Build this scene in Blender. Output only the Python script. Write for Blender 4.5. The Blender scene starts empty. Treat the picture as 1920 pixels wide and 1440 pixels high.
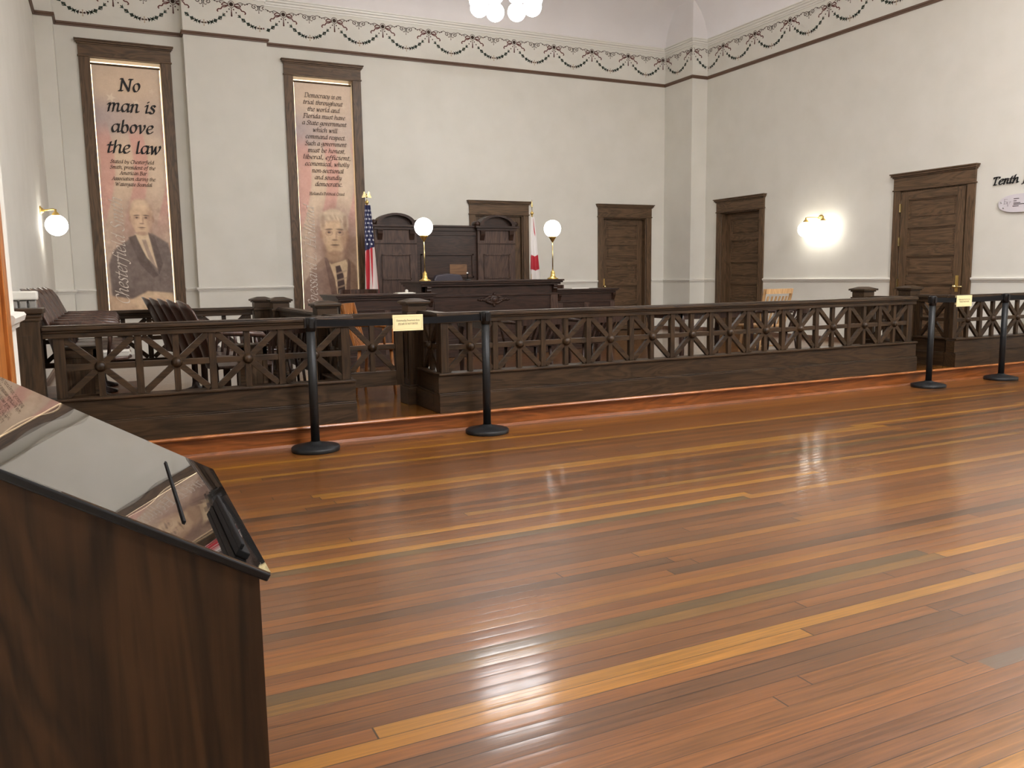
import bpy, bmesh, math, random
import numpy as np
from mathutils import Vector, Matrix
random.seed(7)
PI = math.pi
SC = bpy.context.scene
COL = SC.collection
# ------------------------------------------------------------ camera, world, lights, exposure
cam_d = bpy.data.cameras.new('camera')
cam = bpy.data.objects.new('camera', cam_d); COL.objects.link(cam)
cam_d.sensor_width = 36.0
cam_d.lens = 1550/1920*36.0
cam_d.clip_start = 0.05
_rt = Vector((0.8999273150591296, -0.43580664688395593, -0.01426163182209325))
_dn = Vector((-0.06924869053683841, -0.11055137028923019, -0.991454998164872))
_fw = Vector((0.4305060353460787, 0.8932250338290662, -0.12966723746445885))
mw = Matrix((( _rt.x, -_dn.x, -_fw.x, 0), (_rt.y, -_dn.y, -_fw.y, 0), (_rt.z, -_dn.z, -_fw.z, 1.25), (0, 0, 0, 1)))
cam.matrix_world = mw
SC.camera = cam
w = bpy.data.worlds.new('world'); SC.world = w; w.use_nodes = True
w.node_tree.nodes['Background'].inputs[0].default_value = (.9, .85, .8, 1)
w.node_tree.nodes['Background'].inputs[1].default_value = .05
SC.view_settings.view_transform = 'Standard'; SC.view_settings.look = 'None'
SC.view_settings.gamma = 1; SC.view_settings.exposure = 0.66; SC.view_settings.use_curve_mapping = False
SC.cycles.max_bounces = 8; SC.cycles.diffuse_bounces = 5; SC.cycles.glossy_bounces = 4
SC.cycles.sample_clamp_indirect = 6.0
GLOBE_E = 15.5      # chandelier globes
FILL_E = 80.0        # unseen chandeliers added to brighten the hall
SCONCE_E = 8.0
LAMP_E = 12.0
# ------------------------------------------------------------ colour and materials
def lin(c):
    return tuple((v/255/12.92 if v/255 <= .04045 else ((v/255+.055)/1.055)**2.4) for v in c)
def mat(name, c, rough=.5, metal=0, coat=0, emit=None, es=0, ior=1.5, coat_r=.1, spec=.5):
    m = bpy.data.materials.new(name); m.use_nodes = True
    b = m.node_tree.nodes['Principled BSDF']
    b.inputs['Base Color'].default_value = (*lin(c), 1)
    b.inputs['Roughness'].default_value = rough
    b.inputs['Metallic'].default_value = metal
    b.inputs['Coat Weight'].default_value = coat
    b.inputs['Coat Roughness'].default_value = coat_r
    b.inputs['IOR'].default_value = ior
    b.inputs['Specular IOR Level'].default_value = spec
    if emit:
        b.inputs['Emission Color'].default_value = (*lin(emit), 1)
        b.inputs['Emission Strength'].default_value = es
    return m
def N(m, t, **kw):
    n = m.node_tree.nodes.new(t)
    for k, v in kw.items():
        setattr(n, k, v)
    return n
def L(m, a, b): m.node_tree.links.new(a, b)
def noisy(m, c1, c2, scale=(3, 3, 3), bump=0, detail=4, nscale=1.0, dist=.002):
    b = m.node_tree.nodes['Principled BSDF']
    tc = N(m, 'ShaderNodeTexCoord'); mp = N(m, 'ShaderNodeMapping'); mp.inputs['Scale'].default_value = scale
    L(m, tc.outputs['Object'], mp.inputs['Vector'])
    nz = N(m, 'ShaderNodeTexNoise'); nz.inputs['Scale'].default_value = nscale; nz.inputs['Detail'].default_value = detail
    L(m, mp.outputs[0], nz.inputs['Vector'])
    r = N(m, 'ShaderNodeValToRGB')
    r.color_ramp.elements[0].position = .3; r.color_ramp.elements[0].color = (*lin(c1), 1)
    r.color_ramp.elements[1].position = .7; r.color_ramp.elements[1].color = (*lin(c2), 1)
    L(m, nz.outputs['Fac'], r.inputs[0]); L(m, r.outputs[0], b.inputs['Base Color'])
    if bump:
        bp = N(m, 'ShaderNodeBump'); bp.inputs['Strength'].default_value = bump; bp.inputs['Distance'].default_value = dist
        L(m, nz.outputs['Fac'], bp.inputs['Height']); L(m, bp.outputs[0], b.inputs['Normal'])
    return m
def wood(name, c1, c2, axis='x', rough=.42, coat=.1, fine=1.0, bump=.25, coat_r=.25):
    """plain-sawn wood: stretched noise along the grain axis plus cathedral bands"""
    m = mat(name, c1, rough, coat=coat*.5, coat_r=coat_r, spec=.28)
    b = m.node_tree.nodes['Principled BSDF']
    s = {'x': (1.2, 26, 26), 'y': (26, 1.2, 26), 'z': (26, 26, 1.2)}[axis]
    s2 = {'x': (.9, 7, 7), 'y': (7, .9, 7), 'z': (7, 7, .9)}[axis]
    tc = N(m, 'ShaderNodeTexCoord')
    mp = N(m, 'ShaderNodeMapping'); mp.inputs['Scale'].default_value = [v*fine for v in s]
    mp2 = N(m, 'ShaderNodeMapping'); mp2.inputs['Scale'].default_value = [v*fine for v in s2]
    L(m, tc.outputs['Object'], mp.inputs[0]); L(m, tc.outputs['Object'], mp2.inputs[0])
    n1 = N(m, 'ShaderNodeTexNoise'); n1.inputs['Scale'].default_value = 3; n1.inputs['Detail'].default_value = 5; n1.inputs['Distortion'].default_value = .3
    n2 = N(m, 'ShaderNodeTexNoise'); n2.inputs['Scale'].default_value = 1.0; n2.inputs['Detail'].default_value = 3; n2.inputs['Distortion'].default_value = 1.2
    L(m, mp.outputs[0], n1.inputs['Vector']); L(m, mp2.outputs[0], n2.inputs['Vector'])
    mul = N(m, 'ShaderNodeMath', operation='MULTIPLY'); mul.inputs[1].default_value = 14
    fr = N(m, 'ShaderNodeMath', operation='PINGPONG'); fr.inputs[1].default_value = 1
    L(m, n2.outputs['Fac'], mul.inputs[0]); L(m, mul.outputs[0], fr.inputs[0])
    mx = N(m, 'ShaderNodeMath', operation='MULTIPLY_ADD'); mx.inputs[1].default_value = .35
    L(m, fr.outputs[0], mx.inputs[0]); 
    hf = N(m, 'ShaderNodeMath', operation='MULTIPLY'); hf.inputs[1].default_value = .75
    L(m, n1.outputs['Fac'], hf.inputs[0]); L(m, hf.outputs[0], mx.inputs[2])
    r = N(m, 'ShaderNodeValToRGB')
    r.color_ramp.elements[0].position = .3; r.color_ramp.elements[0].color = (*lin(c2), 1)
    r.color_ramp.elements[1].position = .72; r.color_ramp.elements[1].color = (*lin(c1), 1)
    L(m, mx.outputs[0], r.inputs[0]); L(m, r.outputs[0], b.inputs['Base Color'])
    if bump:
        bp = N(m, 'ShaderNodeBump'); bp.inputs['Strength'].default_value = bump; bp.inputs['Distance'].default_value = .001
        L(m, n1.outputs['Fac'], bp.inputs['Height']); L(m, bp.outputs[0], b.inputs['Normal'])
    return m
def floor_mat(name, cols, w=.0635, ln=3.1, rough=.2, yoff=0.0):
    m = mat(name, (150, 90, 55), rough, coat=.55, coat_r=.13)
    nt = m.node_tree; b = nt.nodes['Principled BSDF']
    tc = N(m, 'ShaderNodeTexCoord'); sp = N(m, 'ShaderNodeSeparateXYZ'); L(m, tc.outputs['Object'], sp.inputs[0])
    def M(op, a, c=None, v=None):
        n = N(m, 'ShaderNodeMath', operation=op)
        if isinstance(a, (int, float)): n.inputs[0].default_value = a
        else: L(m, a, n.inputs[0])
        if c is not None:
            if isinstance(c, (int, float)): n.inputs[1].default_value = c
            else: L(m, c, n.inputs[1])
        return n.outputs[0]
    yy = M('DIVIDE', M('ADD', sp.outputs['Y'], yoff+50), w)
    row = M('FLOOR', yy); fy = M('FRACT', yy)
    wn = N(m, 'ShaderNodeTexWhiteNoise', noise_dimensions='1D'); L(m, row, wn.inputs['W'])
    off = M('MULTIPLY', wn.outputs['Value'], 17.3)
    xx = M('DIVIDE', M('ADD', sp.outputs['X'], off), ln)
    colx = M('FLOOR', xx); fx = M('FRACT', xx)
    cb = N(m, 'ShaderNodeCombineXYZ'); L(m, row, cb.inputs[0]); L(m, colx, cb.inputs[1])
    w2 = N(m, 'ShaderNodeTexWhiteNoise', noise_dimensions='3D'); L(m, cb.outputs[0], w2.inputs['Vector'])
    ramp = N(m, 'ShaderNodeValToRGB'); cr = ramp.color_ramp; cr.interpolation = 'LINEAR'
    while len(cr.elements) < len(cols): cr.elements.new(.5)
    for i, (p_, c_) in enumerate(cols):
        cr.elements[i].position = p_; cr.elements[i].color = (*lin(c_), 1)
    L(m, w2.outputs['Value'], ramp.inputs[0])
    # grain
    gv = N(m, 'ShaderNodeCombineXYZ')
    L(m, M('MULTIPLY', M('ADD', sp.outputs['X'], M('MULTIPLY', w2.outputs['Value'], 31.0)), 1.1), gv.inputs[0]); L(m, M('MULTIPLY', sp.outputs['Y'], 38.0), gv.inputs[1])
    gn = N(m, 'ShaderNodeTexNoise'); gn.inputs['Scale'].default_value = 2.6; gn.inputs['Detail'].default_value = 6; gn.inputs['Distortion'].default_value = .6
    L(m, gv.outputs[0], gn.inputs['Vector'])
    gm = N(m, 'ShaderNodeMapRange'); gm.inputs[1].default_value = .3; gm.inputs[2].default_value = .75; gm.inputs[3].default_value = .6; gm.inputs[4].default_value = 1.25
    L(m, gn.outputs['Fac'], gm.inputs[0])
    big = N(m, 'ShaderNodeTexNoise'); big.inputs['Scale'].default_value = .5; L(m, tc.outputs['Object'], big.inputs['Vector'])
    bm_ = N(m, 'ShaderNodeMapRange'); bm_.inputs[1].default_value = .3; bm_.inputs[2].default_value = .7; bm_.inputs[3].default_value = .93; bm_.inputs[4].default_value = 1.07
    L(m, big.outputs['Fac'], bm_.inputs[0])
    # gap mask
    ey = M('MINIMUM', fy, M('SUBTRACT', 1.0, fy)); gy = M('GREATER_THAN', ey, M('ADD', M('MULTIPLY', wn.outputs['Value'], .028), .006))
    ex = M('MINIMUM', fx, M('SUBTRACT', 1.0, fx)); gx = M('GREATER_THAN', ex, .0006)
    gap = M('MULTIPLY', gy, gx)
    gapc = M('ADD', M('MULTIPLY', gap, .85), .15)
    tot = M('MULTIPLY', M('MULTIPLY', gm.outputs[0], bm_.outputs[0]), gapc)
    vm = N(m, 'ShaderNodeVectorMath', operation='SCALE'); L(m, ramp.outputs[0], vm.inputs[0]); L(m, tot, vm.inputs['Scale'])
    odd = M('MULTIPLY', M('MULTIPLY', M('COMPARE', row, float(math.floor((1.618+yoff+50)/w))), M('GREATER_THAN', sp.outputs['X'], 2.43)), .85)
    mxc = N(m, 'ShaderNodeMix'); mxc.data_type = 'RGBA'; L(m, odd, mxc.inputs[0]); L(m, vm.outputs[0], mxc.inputs[6]); mxc.inputs[7].default_value = (*lin((84, 70, 56)), 1)
    L(m, mxc.outputs[2], b.inputs['Base Color'])
    rr = N(m, 'ShaderNodeMapRange'); rr.inputs[3].default_value = rough*.75; rr.inputs[4].default_value = rough*1.45
    L(m, gn.outputs['Fac'], rr.inputs[0]); L(m, rr.outputs[0], b.inputs['Roughness'])
    # crowned boards, each a little tilted
    h1 = M('MULTIPLY', M('SUBTRACT', 1.0, M('POWER', M('ABSOLUTE', M('SUBTRACT', M('MULTIPLY', fy, 2.0), 1.0)), 3.0)), .5)
    h2 = M('MULTIPLY', M('MULTIPLY', M('SUBTRACT', w2.outputs['Value'], .5), fy), .9)
    h3 = M('MULTIPLY', gn.outputs['Fac'], .3)
    hh = M('ADD', M('ADD', h1, h2), h3)
    bp = N(m, 'ShaderNodeBump'); bp.inputs['Strength'].default_value = 1.0; bp.inputs['Distance'].default_value = .0006
    L(m, hh, bp.inputs['Height']); L(m, bp.outputs[0], b.inputs['Normal']); L(m, bp.outputs[0], b.inputs['Coat Normal'])
    return m
WALL = noisy(mat('cream wall paint', (214, 211, 201), .75), (211, 208, 197), (217, 214, 204), (1, 1, 1), .05, nscale=2.5)
WALLS_TRIM = mat('cream gloss trim paint', (221, 218, 209), .35)
CEIL = noisy(mat('pale ceiling paint', (222, 217, 214), .8), (219, 214, 211), (225, 221, 219), (1, 1, 1), 0, nscale=1.5)
O1, O2 = (62, 45, 28), (32, 22, 12)
OAKX = wood('dark oak grain along x', O1, O2, 'x')
OAKY = wood('dark oak grain along y', O1, O2, 'y')
OAKZ = wood('dark oak upright grain', O1, O2, 'z')
CASZ = wood('brown stained oak upright', (102, 79, 57), (66, 51, 35), 'z', rough=.45)
CASX = wood('brown stained oak across', (102, 79, 57), (66, 51, 35), 'x', rough=.45)
CASY = wood('brown stained oak across y', (102, 79, 57), (66, 51, 35), 'y', rough=.45)
BEN = wood('bench mahogany oak', (58, 38, 28), (33, 21, 15), 'x')
BENZ = wood('bench mahogany oak upright', (82, 62, 52), (50, 36, 30), 'z')
BENL = wood('lighter oak veneer panel', (118, 86, 58), (92, 64, 42), 'x')
RUST = mat('picture rail brown paint', (98, 74, 58), .5)
HONEY = wood('honey oak chair wood', (166, 108, 58), (120, 72, 36), 'z', rough=.35)
PALE = wood('pale oak chair wood', (196, 158, 112), (156, 118, 78), 'z', rough=.4)
DARKC = wood('near black chair wood', (62, 44, 36), (34, 24, 20), 'z', rough=.3, coat=.5)
JUR = wood('dark brown juror chair wood', (82, 58, 47), (48, 33, 27), 'z', rough=.28, coat=.6)
ORANGE = wood('orange varnished pine', (178, 112, 52), (138, 78, 34), 'z', rough=.35)
RISER = wood('red brown fir riser', (134, 76, 34), (98, 54, 22), 'x', rough=.35, fine=.8)
NOSE = wood('worn fir step nosing', (172, 106, 54), (118, 68, 32), 'x', rough=.3)
BRASS = mat('polished brass', (232, 200, 120), .32, metal=1)
BRASSL = mat('pale brass', (222, 204, 150), .25, metal=1)
STEEL = mat('silver metal', (200, 200, 200), .25, metal=1)
BLACKM = mat('matte black powder coat', (26, 27, 28), .42, spec=.3)
BELT = mat('black woven belt', (11, 11, 13), .75, spec=.2)
BLACKP = mat('black plastic', (16, 15, 16), .35, spec=.35)
LEATH = mat('dark plum leather', (48, 42, 52), .4)
LAMP = mat('lit opal glass chandelier', (255, 252, 244), .3, emit=(252, 252, 255), es=GLOBE_E)
LAMPF = mat('lit opal glass added fill chandelier', (255, 252, 244), .3, emit=(252, 252, 255), es=FILL_E)  # globes of the added chandeliers outside the view
LAMPS = mat('lit opal glass sconce', (255, 252, 244), .3, emit=(255, 250, 240), es=SCONCE_E)
LAMPB = mat('lit opal glass bench lamp', (255, 252, 244), .3, emit=(255, 251, 243), es=LAMP_E)
GLOW = mat('bright window shade', (255, 250, 235), .6, emit=(255, 234, 194), es=1.7)
PAPER = mat('white paper', (228, 224, 214), .6)
IVORY = mat('ivory parchment paper', (236, 222, 170), .6)
INK = mat('black ink', (16, 14, 16), .6)
GREYINK = mat('dark brown ink', (52, 38, 36), .6)
WHITEINK = mat('pale cream ink', (222, 212, 200), .6)
FRED = mat('stencil brown red', (96, 50, 42), .7)
FDARK = mat('stencil dark brown', (74, 56, 44), .7)
FGREEN = mat('stencil dark green', (38, 56, 42), .7)
FTAN = mat('stencil tan', (186, 166, 140), .7)
SILV = mat('silver plastic wrap', (176, 174, 170), .25, metal=.6)
ACRY = mat('pale lavender acrylic plaque', (206, 200, 204), .25)
WALNUT = wood('walnut laminate', (63, 41, 22), (35, 22, 11), 'z', rough=.55, coat=.0, fine=.8, bump=.1)
SLAB = noisy(mat('dark glossy display glass', (26, 24, 22), .015, ior=3.1, coat=1, coat_r=.01, spec=.5), (26, 24, 22), (30, 28, 26), (1, 1, 1), .8, 0, 2.2, dist=.003)
GOLDF = mat('gold fringe', (206, 160, 74), .6)
PLANKS = [(0, (77, 51, 25)), (0.1, (97, 59, 25)), (0.3, (109, 66, 26)), (0.5, (120, 73, 27)), (0.68, (102, 61, 24)), (0.84, (128, 82, 26)), (0.95, (152, 103, 30)), (1, (81, 61, 31))]
FLOOR = floor_mat('heart pine boards', PLANKS, ln=4.6, rough=.34)
DAISF = floor_mat('dais pine boards', [(p, tuple(int(v*.96) for v in c)) for p, c in PLANKS], yoff=.03)
# ------------------------------------------------------------ mesh building
class MB:
    def __init__(s): s.v = []; s.f = []; s.m = []; s.mats = []; s.sm = []
    def mi(s, m):
        if m not in s.mats: s.mats.append(m)
        return s.mats.index(m)
    def add(s, vs, fs, m, smooth=False, T=None):
        o = len(s.v); k = s.mi(m)
        s.v += [tuple(T @ Vector(v)) if T else tuple(v) for v in vs]
        for f in fs: s.f.append([i+o for i in f]); s.m.append(k); s.sm.append(smooth)
        return s
    def box(s, x0, x1, y0, y1, z0, z1, m, T=None):
        if x0 > x1: x0, x1 = x1, x0
        if y0 > y1: y0, y1 = y1, y0
        if z0 > z1: z0, z1 = z1, z0
        vs = [(x, y, z) for z in (z0, z1) for y in (y0, y1) for x in (x0, x1)]
        return s.add(vs, [(0, 2, 3, 1), (4, 5, 7, 6), (0, 1, 5, 4), (2, 6, 7, 3), (0, 4, 6, 2), (1, 3, 7, 5)], m, T=T)
    def prism(s, poly, a, b, m, axis='y', T=None, smooth=False):
        """poly of 2D points extruded from a to b; axis y: (x,z), axis x: (y,z), axis z: (x,y)"""
        def P(p, t): return {'y': (p[0], t, p[1]), 'x': (t, p[0], p[1]), 'z': (p[0], p[1], t)}[axis]
        n = len(poly); vs = [P(p, a) for p in poly]+[P(p, b) for p in poly]
        fs = [list(range(n)), list(range(2*n-1, n-1, -1))]+[(i, i+n, (i+1) % n+n, (i+1) % n) for i in range(n)]
        return s.add(vs, fs, m, T=T)
    def lathe(s, prof, m, c=(0, 0, 0), n=20, T=None, smooth=True, axis='z'):
        vs = []; fs = []
        for r, h in prof:
            for k in range(n):
                a = 2*PI*k/n; p = (r*math.cos(a), r*math.sin(a), h)
                if axis == 'y': p = (p[0], -p[2], p[1])
                if axis == 'x': p = (p[2], p[0], p[1])
                vs.append((p[0]+c[0], p[1]+c[1], p[2]+c[2]))
        for i in range(len(prof)-1):
            for k in range(n):
                fs.append((i*n+k, i*n+(k+1) % n, (i+1)*n+(k+1) % n, (i+1)*n+k))
        fs.append(list(range(n))[::-1]); fs.append([len(vs)-n+k for k in range(n)])
        return s.add(vs, fs, m, smooth, T)
    def ball(s, c, r, m, n=16, sc=(1, 1, 1), T=None):
        pr = [(max(1e-4, math.sin(PI*i/n)), -math.cos(PI*i/n)) for i in range(n+1)]
        vs = []; fs = []; q = n*2
        for a, h in pr:
            for k in range(q):
                t = 2*PI*k/q; vs.append((c[0]+r*sc[0]*a*math.cos(t), c[1]+r*sc[1]*a*math.sin(t), c[2]+r*sc[2]*h))
        for i in range(n):
            for k in range(q): fs.append((i*q+k, i*q+(k+1) % q, (i+1)*q+(k+1) % q, (i+1)*q+k))
        return s.add(vs, fs, m, True, T)
    def tube(s, pts, r, m, n=8, T=None, smooth=True):
        pts = [Vector(p) for p in pts]; vs = []; fs = []
        rs = r if isinstance(r, (list, tuple)) else [r]*len(pts)
        up = Vector((0, 0, 1))
        for i, p in enumerate(pts):
            d = (pts[min(i+1, len(pts)-1)]-pts[max(i-1, 0)]).normalized()
            a = d.cross(up if abs(d.z) < .95 else Vector((1, 0, 0))).normalized(); b = a.cross(d)
            for k in range(n):
                t = 2*PI*k/n; vs.append(tuple(p+rs[i]*(math.cos(t)*a+math.sin(t)*b)))
        for i in range(len(pts)-1):
            for k in range(n): fs.append((i*n+k, i*n+(k+1) % n, (i+1)*n+(k+1) % n, (i+1)*n+k))
        fs.append(list(range(n))[::-1]); fs.append([len(vs)-n+k for k in range(n)])
        return s.add(vs, fs, m, smooth, T)
    def bar(s, p, q, w, d, m, side=Vector((0, 1, 0))):
        """rectangular bar from p to q, width w in plane, depth d along side"""
        p, q = Vector(p), Vector(q); a = (q-p).normalized(); b = a.cross(side).normalized()*w/2; c = side.normalized()*d/2
        vs = [tuple(t+i*b+j*c) for t in (p, q) for i in (-1, 1) for j in (-1, 1)]
        return s.add(vs, [(0, 1, 3, 2), (4, 6, 7, 5), (0, 4, 5, 1), (2, 3, 7, 6), (0, 2, 6, 4), (1, 5, 7, 3)], m)
    def build(s, name, parent=None, loc=None, bev=0, label=None):
        me = bpy.data.meshes.new(name); me.from_pydata(s.v, [], s.f)
        for m in s.mats: me.materials.append(m)
        me.polygons.foreach_set('material_index', s.m); me.polygons.foreach_set('use_smooth', s.sm)
        bm = bmesh.new(); bm.from_mesh(me); bmesh.ops.recalc_face_normals(bm, faces=bm.faces); bm.to_mesh(me); bm.free()
        me.update()
        o = bpy.data.objects.new(name, me); COL.objects.link(o)
        if parent: o.parent = parent
        if loc: o.location = loc
        if bev:
            md = o.modifiers.new('bevel', 'BEVEL'); md.width = bev; md.segments = 2; md.limit_method = 'ANGLE'; md.angle_limit = .6
        if label: o['label'] = label
        return o
def tag(o, label=None, cat=None, group=None, kind=None):
    if label: o['label'] = label
    if cat: o['category'] = cat
    if group: o['group'] = group
    if kind: o['kind'] = kind
    return o
def thing(name, label, cat, loc=(0, 0, 0), rz=0, group=None):
    o = bpy.data.objects.new(name, None); COL.objects.link(o); o.empty_display_size = .1
    o.location = loc; o.rotation_euler = (0, 0, rz)
    return tag(o, label, cat, group)
def dup(root, loc, rz, label, group=None):
    r = root.copy(); COL.objects.link(r); r.location = loc; r.rotation_euler = (0, 0, rz); r['label'] = label
    if group: r['group'] = group
    for ch in list(root.children):
        c = ch.copy(); COL.objects.link(c); c.parent = r
        for g in list(ch.children):
            d = g.copy(); COL.objects.link(d); d.parent = c
    return r
def struct(o, label=None): return tag(o, label, None, None, 'structure')
# ------------------------------------------------------------ the room shell
BY, LX, RX, TZ = 13.77, -.68, 10.4, .15
PATH = [(-.68, 3.65), (-.68, 13.39), (-.45, 13.39), (-.45, BY), (1.24, BY), (1.24, 13.58), (2.44, 13.58), (2.44, BY), (10.05, BY), (10.05, 12.92), (RX, 12.92), (RX, -7)]
def wall_holes(name, axis, at, out, a0, a1, z0, z1, holes):
    """slab wall with rectangular holes (a_lo,a_hi,z_lo,z_hi)"""
    mb = MB(); xs = sorted({a0, a1, *[h[0] for h in holes], *[h[1] for h in holes]})
    for p, q in zip(xs, xs[1:]):
        cut = sorted([(h[2], h[3]) for h in holes if h[0] <= p and h[1] >= q]); z = z0; sp = []
        for c0, c1 in cut: 
            if c0 > z: sp.append((z, c0))
            z = c1
        sp.append((z, z1))
        for s0, s1 in sp:
            if axis == 'x': mb.box(p, q, at, out, s0, s1, WALL)
            else: mb.box(at, out, p, q, s0, s1, WALL)
    return struct(mb.build(name))
W1, W2 = (-.03, .92), (2.85, 3.81)
D1, D2 = (5.95, 6.9), (8.62, 9.62)
D3, D4 = (11.42, 12.45), (7.48, 8.52)
H = 2.34
wb = wall_holes('wall_back', 'x', BY, BY+.35, LX-.3, RX+.35, -.2, 7.0, [(W1[0], W1[1], .78, 4.45), (W2[0], W2[1], .7, 4.45), (D1[0], D1[1], TZ, H), (D2[0], D2[1], TZ, H)])
wr = wall_holes('wall_right', 'y', RX, RX+.35, -7, BY, -.2, 7.0, [(D3[0], D3[1], TZ, H+.02), (D4[0], D4[1], TZ, H+.04)])
struct(MB().box(LX-.3, LX, 3.65, BY, -.2, 7.0, WALL).build('wall_left'))
struct(MB().box(LX-.3, -.33, -7, 3.65, -.2, 7.0, WALL).build('wall_left_near'))
struct(MB().box(LX-.3, RX+.35, -7.3, -7, -.2, 7.0, WALL).build('wall_near'))
p_ = MB(); p_.box(LX, -.45, 13.39, BY, 0, 5.56, WALL); p_.box(LX, -.45, 13.39, BY, 5.56, 6.5, CEIL); p_.build('corner_pier', wb)
p_ = MB(); p_.box(1.24, 2.44, 13.58, BY, 0, 5.6, WALL); p_.build('pilaster', wb)
p_ = MB(); p_.box(10.05, RX, 12.92, BY, 0, 5.56, WALL); p_.box(10.05, RX, 12.92, BY, 5.56, 6.5, CEIL); p_.build('corner_pier', wr)
# floor, dais, ceiling with its cove
struct(MB().box(LX-.3, RX+.35, -7.3, 6.3, -.2, 0, FLOOR).build('floor'))
d = MB(); d.box(LX, RX, 6.225, BY, -.1, TZ-.022, RISER); struct(d.build('trim_1'), 'red brown fir riser of the raised courtroom platform')
d = MB(); d.box(LX, RX, 6.20, BY+.3, TZ-.021, TZ, DAISF); dz = struct(d.build('floor_dais')) ; dz.name = 'floor_platform'
nb = MB()
prof = [(6.175, .128), (6.168, .139), (6.175, .15), (6.215, .151), (6.215, .128)]
nb.prism(prof, LX, RX, NOSE, 'x'); nb.prism([(6.205, .02), (6.224, .02), (6.224, .127), (6.205, .127)], LX, RX, RISER, 'x')
nb.prism([(6.19, 0), (6.224, 0), (6.224, .02), (6.2, .02)], LX, RX, RISER, 'x')
struct(nb.build('trim_2'), 'worn orange brown nosing and riser along the platform edge')
cm = MB(); rings = []
for k in range(9):
    t = PI/2*k/8; ins = 1.0*(1-math.cos(t)); z = 5.5+1.0*math.sin(t)
    rings.append([(LX+ins, -7+ins, z), (RX-ins, -7+ins, z), (RX-ins, BY-ins, z), (LX+ins, BY-ins, z)])
vs = [p for r in rings for p in r]; fs = []
for k in range(8):
    for j in range(4): fs.append((k*4+j, k*4+(j+1) % 4, (k+1)*4+(j+1) % 4, (k+1)*4+j))
fs.append((32, 33, 34, 35))
cm.add(vs, fs, CEIL, False)
for f_ in range(len(cm.sm)-1): cm.sm[f_] = True
cl = struct(cm.build('ceiling'))
b_ = MB(); b_.box(LX-.3, RX+.35, -7.3, BY+.35, 7.0, 7.1, CEIL); b_.build('roof_slab', cl)
def sweep(path, prof, m, name):
    """profile of (offset into the room, z) swept along a plan path with the room on its right"""
    P = [Vector(p) for p in path]; n = len(P); vs = []; fs = []; k = len(prof)
    for i, p in enumerate(P):
        d0 = (P[i]-P[i-1]).normalized() if i else None; d1 = (P[i+1]-P[i]).normalized() if i < n-1 else None
        n0 = Vector((d0.y, -d0.x)) if d0 else None; n1 = Vector((d1.y, -d1.x)) if d1 else None
        if n0 is None: o = n1
        elif n1 is None: o = n0
        else: o = (n0+n1)/(1+n0.dot(n1))
        for a, z in prof: vs.append((p.x+o.x*a, p.y+o.y*a, z))
    for i in range(n-1):
        for j in range(k): fs.append((i*k+j, i*k+(j+1) % k, (i+1)*k+(j+1) % k, (i+1)*k+j))
    fs.append(list(range(k))); fs.append([(n-1)*k+j for j in range(k)][::-1])
    return struct(MB().add(vs, fs, m).build(name))
tag(sweep(PATH, [(-.02, 5.455), (.012, 5.455), (.015, 5.475), (.03, 5.485), (.034, 5.51), (.055, 5.52), (.06, 5.545), (.075, 5.55), (.078, 5.565), (-.02, 5.565)], WALLS_TRIM, 'trim_3'), 'cream moulded cornice under the coved ceiling')
tag(sweep(PATH, [(-.02, 4.855), (.016, 4.855), (.02, 4.875), (.034, 4.885), (.03, 4.91), (-.02, 4.91)], RUST, 'trim_4'), 'thin dark brown picture rail below the stencilled frieze')
CR = [(-.01, 1.085), (.012, 1.085), (.014, 1.1), (.03, 1.11), (.036, 1.13), (.03, 1.14), (-.01, 1.145)]
CRP = [[(-.68, 3.65), (-.68, 13.39), (-.45, 13.39), (-.45, BY), (-.17, BY)], [(1.07, BY), (1.24, BY), (1.24, 13.58), (2.44, 13.58), (2.44, BY), (2.71, BY)],
       [(3.95, BY), (5.83, BY)], [(7.02, BY), (8.5, BY)], [(9.74, BY), (10.05, BY), (10.05, 12.92), (RX, 12.92), (RX, 12.57)], [(RX, 11.3), (RX, 8.63)], [(RX, 7.36), (RX, -7)],
       [(-.33, 3.27), (-.33, 3.65), (-.6, 3.65)]]
for i, pth in enumerate(CRP):
    sweep(pth, CR, WALLS_TRIM, 'trim_%d' % (5+i))
    if i < 7: sweep(pth, [(-.01, TZ), (.02, TZ), (.02, TZ+.05), (.012, TZ+.06), (-.01, TZ+.06)], RUST, 'baseboard_%d' % (1+i))
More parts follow.
